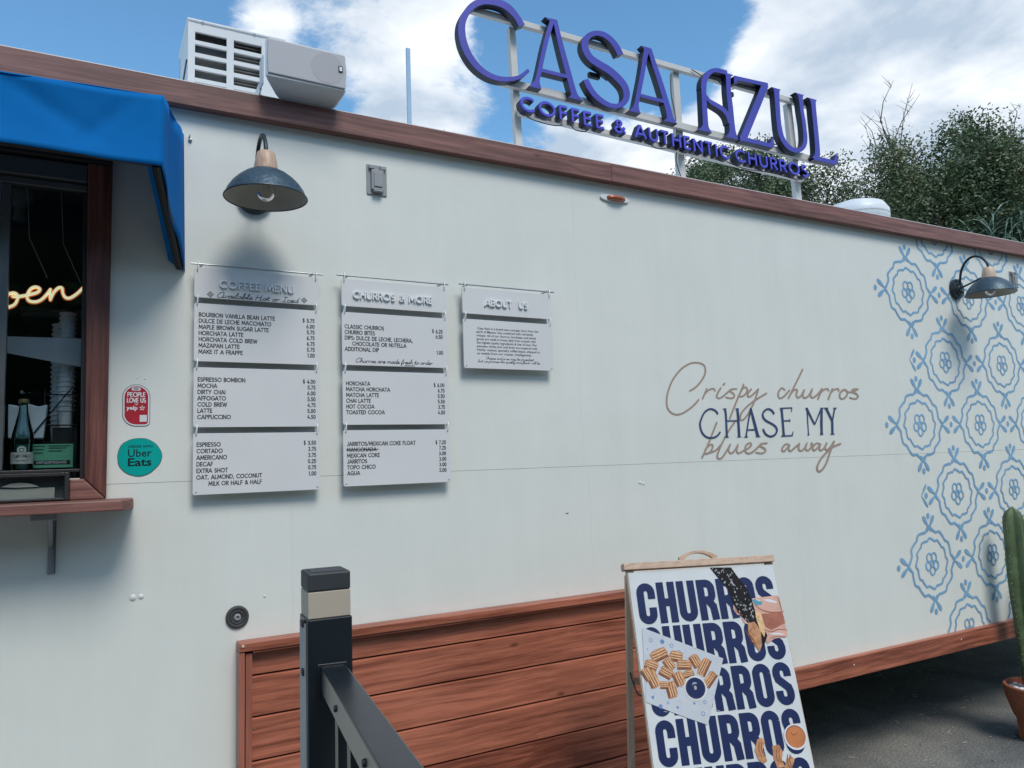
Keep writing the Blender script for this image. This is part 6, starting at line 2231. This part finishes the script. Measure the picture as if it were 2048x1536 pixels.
pflat('printed_napkin', 'napkin', 'nap', Y0 - PS * .0010)
b = MB().frame(*AF)
random.seed(11)
for i, (u, v) in enumerate(((.057, .269), (.1016, .2776), (.1356, .2938), (.1239, .5087), (.2176, .5371), (.0354, .4677), (.2306, .4987), (.19, .50), (.16, .32), (.27, .36), (.24, .40), (.06, .50), (.09, .49), (.04, .30))):
    r_ = random.uniform(.004, .010)
    k = random.randint(3, 8)
    pl = [(u + r_ * math.cos(2 * PI * t / k + i), -v + r_ * math.sin(2 * PI * t / k + i)) for t in range(k)]
    if i % 2:
        b.flat(pl, Y0 - PS * .0013)
    else:
        b.ribbon(lr_of([(p[0], p[1], .0022) for p in pl], 'n', closed=True), Y0 - PS * .0013, closed=True)
b.build('napkin_icons', 'iconblue', af, kind='stuff')
b = MB().frame(*AF)
for i in range(26):
    u = random.uniform(.02, .27)
    v = .26 + random.uniform(0, .27)
    if not (.0 < v - .225 - .44 * u + .06 and v < .49 + .44 * u - .8 * max(0, u - .23)):
        continue
    b.flat([(u, -v), (u + random.uniform(.006, .016), -v - .003), (u + random.uniform(.006, .016), -v - .005), (u, -v - .0022)], Y0 - PS * .0012)
b.build('napkin_marks', 'icongrey', af, kind='stuff')
cb, cd, cl_ = MB().frame(*AF), MB().frame(*AF), MB().frame(*AF)
for i, (cu, cv, eu, ev, fu, fv) in enumerate(DATA['churros']):
    ax_ = (eu - cu, ev - cv)
    bx_ = (fu - cu, fv - cv)
    y = Y0 - PS * (.0016 + .00025 * i)

    def Q(s, t):
        return (cu + ax_[0] * s + bx_[0] * t, -(cv + ax_[1] * s + bx_[1] * t))
    pl = []
    for k in range(20):
        q = 2 * PI * k / 20
        s_ = math.copysign(abs(math.cos(q)) ** .45, math.cos(q)) * (1 + random.uniform(-.07, .07))
        t_ = math.copysign(abs(math.sin(q)) ** .45, math.sin(q)) * (1 + random.uniform(-.08, .08))
        pl.append(Q(s_, t_))
    cb.flat(pl, y)
    cd.flat([Q(s, t) for s, t in ((-.95, .72), (.9, .68), (.98, 1.0), (-.9, 1.04))], y - PS * .0001)
    for t in (-.42, .06, .50):
        cd.flat([Q(-.86, t), Q(0, t + .05), Q(.88, t), Q(.88, t + .13), Q(0, t + .20), Q(-.86, t + .12)], y - PS * .00012)
        cl_.flat([Q(-.82, t - .28), Q(0, t - .25), Q(.80, t - .28), Q(.82, t - .12), Q(0, t - .08), Q(-.80, t - .13)], y - PS * .00014)
cb.build('printed_churros', 'churro', af, kind='stuff')
cd.build('printed_churro_grooves', 'churrod', af, kind='stuff')
cl_.build('printed_churro_ridges', 'churrol', af, kind='stuff')


def disc(b, u, v, ru, rv, y, n=28):
    b.flat([(u + ru * math.cos(2 * PI * i / n), -v + rv * math.sin(2 * PI * i / n)) for i in range(n)], y)


YC = Y0 - PS * .0062
for nm, m, u, v, r_, dy in (('printed_cup', 'stickerwhite', .2034, .4487, .0440, 0), ('printed_cup_inner', 'stickergrey', .2034, .4487, .0385, .0001), ('printed_sauce', 'posternavy', .2034, .4485, .0355, .0002),
                            ('printed_cup', 'stickerwhite', .5584, .6433, .0455, 0), ('printed_cup_inner', 'skind', .5586, .6420, .0395, .0001), ('printed_sauce', 'caramel', .5586, .6445, .0370, .0002)):
    b = MB().frame(*AF)
    disc(b, u, v, r_, r_ * .97, YC - PS * dy)
    b.build(nm, m, af, kind='stuff')
b = MB().frame(*AF)
b.ribbon(lr_of(catmull([(.192, -.437, .002), (.200, -.431, .006), (.212, -.432, .004)], 4), 'n'), YC - PS * .0004)
disc(b, .203, .447, .006, .008, YC - PS * .0004, 8)
b.build('printed_sauce_glint', 'chocl', af, kind='stuff')
b = MB().frame(*AF)
b.ribbon(lr_of(catmull([(.542, -.627, .002), (.549, -.635, .0025), (.558, -.636, .0025), (.566, -.629, .002)], 4), 'n'), YC - PS * .0004)
b.build('printed_sauce_swirl', 'churrod', af, kind='stuff')
pflat('printed_hand', 'skin', 'hand1', Y0 - PS * .0016, 'stuff')
pflat('printed_hand_fold', 'skind', 'handd', Y0 - PS * .0018, 'stuff')
pflat('printed_finger', 'skin', 'hand2', Y0 - PS * .0020, 'stuff')
pflat('printed_finger', 'skin', 'fing', Y0 - PS * .0016, 'stuff')
pflat('printed_finger', 'skin', 'fing2', Y0 - PS * .0016, 'stuff')
pflat('printed_dipped_churro', 'choc', 'dip', Y0 - PS * .0024, 'stuff')
pflat('printed_churro_tip', 'churro', 'tipc', Y0 - PS * .0027, 'stuff')
pflat('printed_churro_piece', 'churrol', 'chip', Y0 - PS * .0029, 'stuff')
pflat('printed_nail', 'nail', 'nail', Y0 - PS * .0029, 'stuff')
b = MB().frame(*AF)
traced(b, DATA['handl'], Y0 - PS * .0030, eps=.00001)
b.build('printed_hand_creases', 'skind', af, kind='stuff')
b = MB().frame(*AF)
traced(b, DATA['handh'], Y0 - PS * .0031, eps=.00001)
b.build('printed_hand_highlights', 'stickerwhite', af, kind='stuff')
# coconut flecks down the chocolate, grooves on the dough tip
b = MB().frame(*AF)
d = DATA['dip']
random.seed(5)
poly = [(d[k], d[k + 1]) for k in range(0, len(d), 2)]


def inside(u, v):
    c = False
    for k in range(len(poly)):
        (x1_, y1_), (x2_, y2_) = poly[k], poly[(k + 1) % len(poly)]
        if (y1_ > v) != (y2_ > v) and u < (x2_ - x1_) * (v - y1_) / (y2_ - y1_) + x1_:
            c = not c
    return c


pu0, pu1 = min(p[0] for p in poly), max(p[0] for p in poly)
pv0, pv1 = min(p[1] for p in poly), max(p[1] for p in poly)
nfl = 0
while nfl < 95:
    u, v = random.uniform(pu0, pu1), random.uniform(pv0, pv0 + (pv1 - pv0) * .72)
    if not (inside(u, v) and inside(u + .006, v) and inside(u - .006, v)):
        continue
    nfl += 1
    r_ = random.uniform(.0010, .0034)
    b.flat([(u + r_ * random.uniform(.6, 1.5) * math.cos(2 * PI * q / 6), -v + r_ * random.uniform(.6, 2.2) * math.sin(2 * PI * q / 6)) for q in range(6)], Y0 - PS * .0026 - PS * .00003 * (nfl % 6))
b.build('printed_flecks', 'chocl', af, kind='stuff')
b = MB().frame(*AF)
for i in range(4):
    u, v = .437 + .007 * i, .255 + .008 * i
    b.ribbon(lr_of(catmull([(u, -v, .0018), (u + .012, -v - .022, .0030), (u + .018, -v - .052, .0015)], 4), 'n'), Y0 - PS * .0030)
b.build('printed_churro_lines', 'churrod', af, kind='stuff')
for k_ in ('m1', 'm2', 'm3'):
    pflat('printed_churro_bit', 'churro', k_, Y0 - PS * .0018, 'stuff')
b = MB().frame(*AF)
for k_ in ('m1', 'm2', 'm3'):
    d = DATA[k_]
    us = d[0::2]
    vs_ = d[1::2]
    mu_, mv = sum(us) / len(us), sum(vs_) / len(vs_)
    for dx in (-.006, .004):
        b.ribbon(lr_of(catmull([(mu_ + dx + .004, -mv + .026, .0022), (mu_ + dx - .003, -mv, .0030), (mu_ + dx + .006, -mv - .024, .0022)], 4), 'n'), Y0 - PS * .0021)
b.build('printed_churro_lines', 'churrod', af, kind='stuff')

# ================================================================== POTTED CACTUS
pc = thing('potted_cactus', (4.60, -0.16, 0), 'tall ribbed green column cactus in a woven-texture terracotta pot', 'potted cactus')
px_, py_ = 4.60, -0.165
b = MB()
prof = [(0, 0), (.092, 0), (.096, .02), (.100, .09), (.108, .115), (.122, .15), (.142, .215), (.151, .262), (.156, .270), (.157, .286), (.152, .292), (.141, .290), (.137, .262), (.120, .255), (0, .255)]
b.lathe(prof, (px_, py_, 0), 'Z', 56)
pot = b.build('pot', 'terracotta', pc, smooth=True)
b = MB()
for j in range(10):
    z = .128 + j * .0145
    rr = None
    for (r0, h0), (r1, h1) in zip(prof[:-1], prof[1:]):
        if h0 <= z <= h1 and r0 > .09:
            rr = r0 + (r1 - r0) * (z - h0) / (h1 - h0 + 1e-9)
            break
    if rr is None:
        continue
    for i in range(44):
        q = 2 * PI * (i + .5 * (j % 2)) / 44
        cq, sq = math.cos(q), math.sin(q)
        w2, h2, d2 = .0078, .0056, .0035
        c0 = Vector((px_ + rr * cq, py_ + rr * sq, z))
        tx = Vector((-sq, cq, 0))
        ox_ = Vector((cq, sq, -.15))
        b.add([c0 + tx * (-w2) - Vector((0, 0, h2)), c0 + tx * w2 - Vector((0, 0, h2)), c0 + tx * w2 + Vector((0, 0, h2)), c0 - tx * w2 + Vector((0, 0, h2)),
               c0 + ox_ * d2 + tx * (-w2 * .6) - Vector((0, 0, h2 * .55)), c0 + ox_ * d2 + tx * w2 * .6 - Vector((0, 0, h2 * .55)), c0 + ox_ * d2 + tx * w2 * .6 + Vector((0, 0, h2 * .55)), c0 + ox_ * d2 - tx * w2 * .6 + Vector((0, 0, h2 * .55))],
              [(4, 5, 6, 7), (0, 1, 5, 4), (1, 2, 6, 5), (2, 3, 7, 6), (3, 0, 4, 7)])
b.build('woven_relief', 'terracotta', pot, kind='stuff')
b = MB()
for i in range(9):
    q = 2 * PI * i / 9 + .3
    c0 = Vector((px_, py_, 0))
    b.tube([tuple(c0 + Vector((math.cos(q) * r_, math.sin(q) * r_, z))) for r_, z in ((.094, .002), (.099, .05), (.104, .10))], .006, 5)
b.build('pot_ribs', 'terracotta', pot, kind='stuff')
random.seed(8)
src = None
for i in range(46):
    q = random.uniform(0, 2 * PI)
    rr = .125 * math.sqrt(random.random())
    loc = (px_ + rr * math.cos(q), py_ + rr * math.sin(q), .268 + random.uniform(-.003, .006))
    if src is None:
        b = MB()
        n1_, n2_ = 8, 5
        vs, fs = [], []
        for j in range(n2_ + 1):
            t = PI * j / n2_
            for k in range(n1_):
                a = 2 * PI * k / n1_
                vs.append((loc[0] + .018 * math.sin(t) * math.cos(a), loc[1] + .013 * math.sin(t) * math.sin(a), loc[2] + .010 * math.cos(t)))
        for j in range(n2_):
            for k in range(n1_):
                fs.append((j * n1_ + k, (j + 1) * n1_ + k, (j + 1) * n1_ + (k + 1) % n1_, j * n1_ + (k + 1) % n1_))
        b.add(vs, fs)
        src = b.build('pebble', 'pebble', pc, smooth=True, origin=loc)
    else:
        o = share(src, loc, pc)
        o.rotation_euler = (random.uniform(-.3, .3), random.uniform(-.3, .3), random.uniform(0, 6))
        s_ = random.uniform(.7, 1.25)
        o.scale = (s_, s_ * random.uniform(.8, 1.1), s_)


def cactus_stem(bx_, by_, z0, z1, r_, lean, name, ribs=6, rot=0.0):
    b = MB()
    n = ribs * 8
    m_ = 34
    vs, fs = [], []
    sp = []
    for j in range(m_ + 1):
        t = j / m_
        z = z0 + (z1 - z0) * t
        rr = r_ * (0.72 + .28 * min(1, t * 3)) * (1 + .03 * math.sin(t * 13))
        if t > .90:
            rr *= math.sqrt(max(0.0, 1 - ((t - .90) / .10) ** 2)) * .96 + .04
        cx_ = bx_ + lean[0] * t + .004 * math.sin(t * 8)
        cy_ = by_ + lean[1] * t
        for k in range(n):
            q = 2 * PI * k / n + rot + .10 * t
            f_ = 1 - .36 * abs(math.sin(ribs * (q - rot) / 2 - 0)) ** .75 if False else .62 + .38 * abs(math.cos(ribs * (2 * PI * k / n) / 2)) ** 2.2
            vs.append((cx_ + rr * f_ * math.cos(q), cy_ + rr * f_ * math.sin(q), z))
        if j % 1 == 0:
            for k in range(ribs):
                q = 2 * PI * k / ribs + rot + .10 * t
                sp.append((Vector((cx_ + rr * math.cos(q), cy_ + rr * math.sin(q), z)), q))
    for j in range(m_):
        for k in range(n):
            fs.append((j * n + k, j * n + (k + 1) % n, (j + 1) * n + (k + 1) % n, (j + 1) * n + k))
    fs.append(tuple(range(m_ * n, (m_ + 1) * n)))
    b.add(vs, fs)
    st_ = b.build(name, 'cactus', pc, smooth=True)
    b = MB()
    for c0, q in sp:
        for _ in range(4):
            d_ = Vector((math.cos(q) + random.uniform(-.7, .7), math.sin(q) + random.uniform(-.7, .7), random.uniform(-.6, .9))).normalized() * .011
            o_ = d_.orthogonal().normalized() * .0012
            b.add([c0 - d_ * .1 + o_, c0 - d_ * .1 - o_, c0 + d_], [(0, 1, 2)])
    b.build('spines', 'spine', st_, kind='stuff')
    return st_


cactus_stem(px_ - .012, py_ + .012, .25, 1.262, .058, (-.030, 0.0), 'stem', 5, rot=-2.05)
cactus_stem(px_ + .085, py_ - .03, .25, .98, .050, (.05, -.02), 'side_stem', 5, rot=.9)

# ================================================================== GROUND LITTER
b = MB()
random.seed(21)
for i in range(420):
    x = random.uniform(2.4, 6.2)
    y = random.uniform(-1.2, 1.3)
    l_ = random.uniform(.004, .022)
    q = random.uniform(0, PI)
    w2 = random.uniform(.0008, .003)
    dx, dy = math.cos(q) * l_, math.sin(q) * l_
    ox_, oy_ = -math.sin(q) * w2, math.cos(q) * w2
    b.add([(x - dx + ox_, y - dy + oy_, .004), (x - dx - ox_, y - dy - oy_, .004), (x + dx - ox_, y + dy - oy_, .005), (x + dx + ox_, y + dy + oy_, .005), (x, y, .008)],
          [(0, 1, 4), (1, 2, 4), (2, 3, 4), (3, 0, 4)])
tag(b.build('leaf_litter', 'twig', kind='stuff'), 'scattered dry bits lying on the asphalt by the trailer', 'litter')

# ================================================================== TREES BEHIND
def tree(name, label, base, height, spread, seed, leaf='leafa', n_leaf=16000, leaf_s=.085, bare=0.0, crown0=.35, dens=1.0, group='trees beyond the trailer', wid=1.0):
    rnd = random.Random(seed)
    root = thing(name, base, label, 'tree', group)
    br = MB()
    tips = []
    bare_tips = []

    def grow(p, d, l, r, depth):
        segs = 3
        pts = [Vector(p)]
        rs = [r]
        q = Vector(p)
        dd = Vector(d)
        for i in range(segs):
            dd = (dd + Vector((rnd.uniform(-.22, .22), rnd.uniform(-.22, .22), rnd.uniform(-.06, .16)))).normalized()
            q = q + dd * (l / segs)
            pts.append(q.copy())
            rs.append(r * (1 - .38 * (i + 1) / segs))
        br.tube([tuple(v) for v in pts], rs, 7 if depth < 2 else (4 if depth < 4 else 3), cap=False)
        if depth >= 5 or r < .006:
            tips.append(q)
            return
        if depth >= 3:
            tips.append(pts[2])
        k = rnd.choice((2, 3, 3)) if depth < 4 else 2
        for i in range(k):
            a = rnd.uniform(0, 2 * PI)
            sp_ = rnd.uniform(.35, .85) * spread
            o = dd.orthogonal().normalized()
            o = (Matrix.Rotation(a, 3, dd) @ o)
            nd = (dd + o * sp_).normalized()
            grow(q, nd, l * rnd.uniform(.62, .82), r * .60, depth + 1)
    grow(Vector(base), Vector((0, 0, 1)), height * .30, height * .022, 0)
    # normalise the crown to the wanted height
    zmax = max(t.z for t in tips)
    k = height / zmax
    bz = base[2]
    for i, v in enumerate(br.v):
        v.z = bz + (v.z - bz) * k
        v.x = base[0] + (v.x - base[0]) * wid
        v.y = base[1] + (v.y - base[1]) * wid
    tips = [Vector((base[0] + (t.x - base[0]) * wid, base[1] + (t.y - base[1]) * wid, bz + (t.z - bz) * k)) for t in tips]
    if bare:
        top = [t for t in tips if t.z > height * .78]
        for t in top[::2]:
            d_ = Vector((rnd.uniform(-.35, .35), rnd.uniform(-.35, .35), 1)).normalized()
            l_ = rnd.uniform(.4, 1.0) * bare
            p1 = t + d_ * l_ * .5 + Vector((rnd.uniform(-.06, .06), rnd.uniform(-.06, .06), 0))
            p2 = t + d_ * l_ + Vector((rnd.uniform(-.15, .15), rnd.uniform(-.15, .15), 0))
            br.tube([tuple(t), tuple(p1), tuple(p2)], [.011, .008, .003], 3, cap=False)
            for _ in range(4):
                q = t.lerp(p2, rnd.uniform(.2, .9))
                e = q + Vector((rnd.uniform(-.3, .3), rnd.uniform(-.3, .3), rnd.uniform(.1, .35))) * bare * .6
                br.tube([tuple(q), tuple(e)], [.006, .002], 3, cap=False)
    br.build('trunk', 'bark', root, smooth=True)
    lf = MB()
    vs, fs = [], []
    nt_ = len(tips)
    for i in range(n_leaf):
        t = tips[rnd.randrange(nt_)]
        if t.z < height * crown0:
            continue
        rr = .25 * dens
        g_ = Vector((rnd.gauss(0, rr), rnd.gauss(0, rr), rnd.gauss(0, rr * .8)))
        if g_.length > rr * 2.0:
            continue
        c = t + g_
        if bare and c.z > height * .94 - .30 * rnd.random():
            continue
        a = Vector((rnd.gauss(0, 1), rnd.gauss(0, 1), rnd.gauss(0, .7))).normalized()
        b_ = a.orthogonal().normalized()
        b_ = Matrix.Rotation(rnd.uniform(0, 6.28), 3, a) @ b_
        s = leaf_s * rnd.uniform(.6, 1.3)
        n0 = len(vs)
        vs += [c - a * s, c + b_ * s * .42, c + a * s, c - b_ * s * .42]
        fs.append((n0, n0 + 1, n0 + 2, n0 + 3))
    lf.v, lf.f = vs, fs
    lf.build('crown', leaf, root, kind='stuff')
    return root


tree('broadleaf_tree', 'tallest broadleaf tree, rising behind the vent with bare twigs sticking out on top', (13.55, 4.75, 0), 7.5, 1.0, 5, 'leafa', 52000, .032, bare=1.1, crown0=.40, wid=.62)
tree('broadleaf_tree', 'thin-crowned tree at the picture edge, just past the tallest one', (15.1, 4.7, 0), 7.2, 1.0, 12, 'leafa', 60000, .033, bare=.6, crown0=.40, wid=.75)
tree('evergreen_tree', 'dark low tree behind the end of the roof sign', (13.1, 8.7, 0), 8.2, 1.0, 14, 'leafb', 110000, .038, bare=0, crown0=.40, wid=1.15)
tree('evergreen_tree', 'dark tree between the roof sign and the vent', (14.1, 8.1, 0), 7.7, .95, 9, 'leafb', 110000, .038, bare=0, crown0=.40, wid=1.0)
tree('evergreen_tree', 'dark rounded tree filling the gap behind the tallest one', (17.3, 6.6, 0), 7.0, 1.0, 31, 'leafb', 52000, .048, bare=0, crown0=.35)

# reed clump with drooping blades at the frame edge
rc = thing('reed_clump', (10.6, 2.75, 0), 'clump of tall arching reed blades rising over the trim under the broadleaf trees', 'reeds')
b = MB()
rnd = random.Random(2)
for i in range(1500):
    bx_, by_ = 10.62 + rnd.gauss(0, .35), 2.75 + rnd.gauss(0, .35)
    zz = rnd.uniform(2.6, 4.55)
    q = rnd.uniform(0, 2 * PI)
    l_ = rnd.uniform(.5, 1.0)
    w2 = rnd.uniform(.010, .020)
    dx, dy = math.cos(q), math.sin(q)
    pts = []
    for k in range(6):
        t = k / 5
        pts.append(Vector((bx_ + dx * l_ * t, by_ + dy * l_ * t, zz + .55 * l_ * t - .95 * l_ * t * t)))
    vs, fs = [], []
    for k, p in enumerate(pts):
        w = w2 * (1 - (k / 5) ** 2) + .001
        vs += [p + Vector((-dy, dx, 0)) * w, p - Vector((-dy, dx, 0)) * w]
    b.add(vs, [(2 * k, 2 * k + 1, 2 * k + 3, 2 * k + 2) for k in range(5)])
b.build('blades', 'leafc', rc, kind='stuff')
b = MB()
for i in range(60):
    bx_, by_ = 10.62 + rnd.gauss(0, .3), 2.75 + rnd.gauss(0, .3)
    b.tube([(bx_, by_, 0), (bx_ + rnd.uniform(-.2, .2), by_ + rnd.uniform(-.2, .2), rnd.uniform(3, 4.4))], .012, 5)
b.build('canes', 'leafc', rc, kind='stuff')


# leaf belt added behind the viewer to block low sky light (seen only in the glass and the gloss)
b = MB()
rnd = random.Random(77)
for i in range(15000):
    x = rnd.uniform(-22, 26)
    top = 6.9 + 0.9 * math.sin(x * .55) + .8 * math.sin(x * 1.7 + 1)
    z = rnd.uniform(.1, 1) ** .8 * top
    y = -12.5 - rnd.random() * 2.5
    c = Vector((x, y, z))
    q_ = Vector((rnd.gauss(0, 1), rnd.gauss(0, 1), rnd.gauss(0, 1))).normalized()
    p_ = q_.orthogonal().normalized()
    s = rnd.uniform(.25, .6)
    b.add([c - q_ * s, c + p_ * s * .6, c + q_ * s, c - p_ * s * .6], [(0, 1, 2, 3)])
tag(b.build('added_wood', 'leafb', kind='stuff'), 'dark belt of leaves added out of view to block low sky light, mirrored faintly in the window', 'wood')
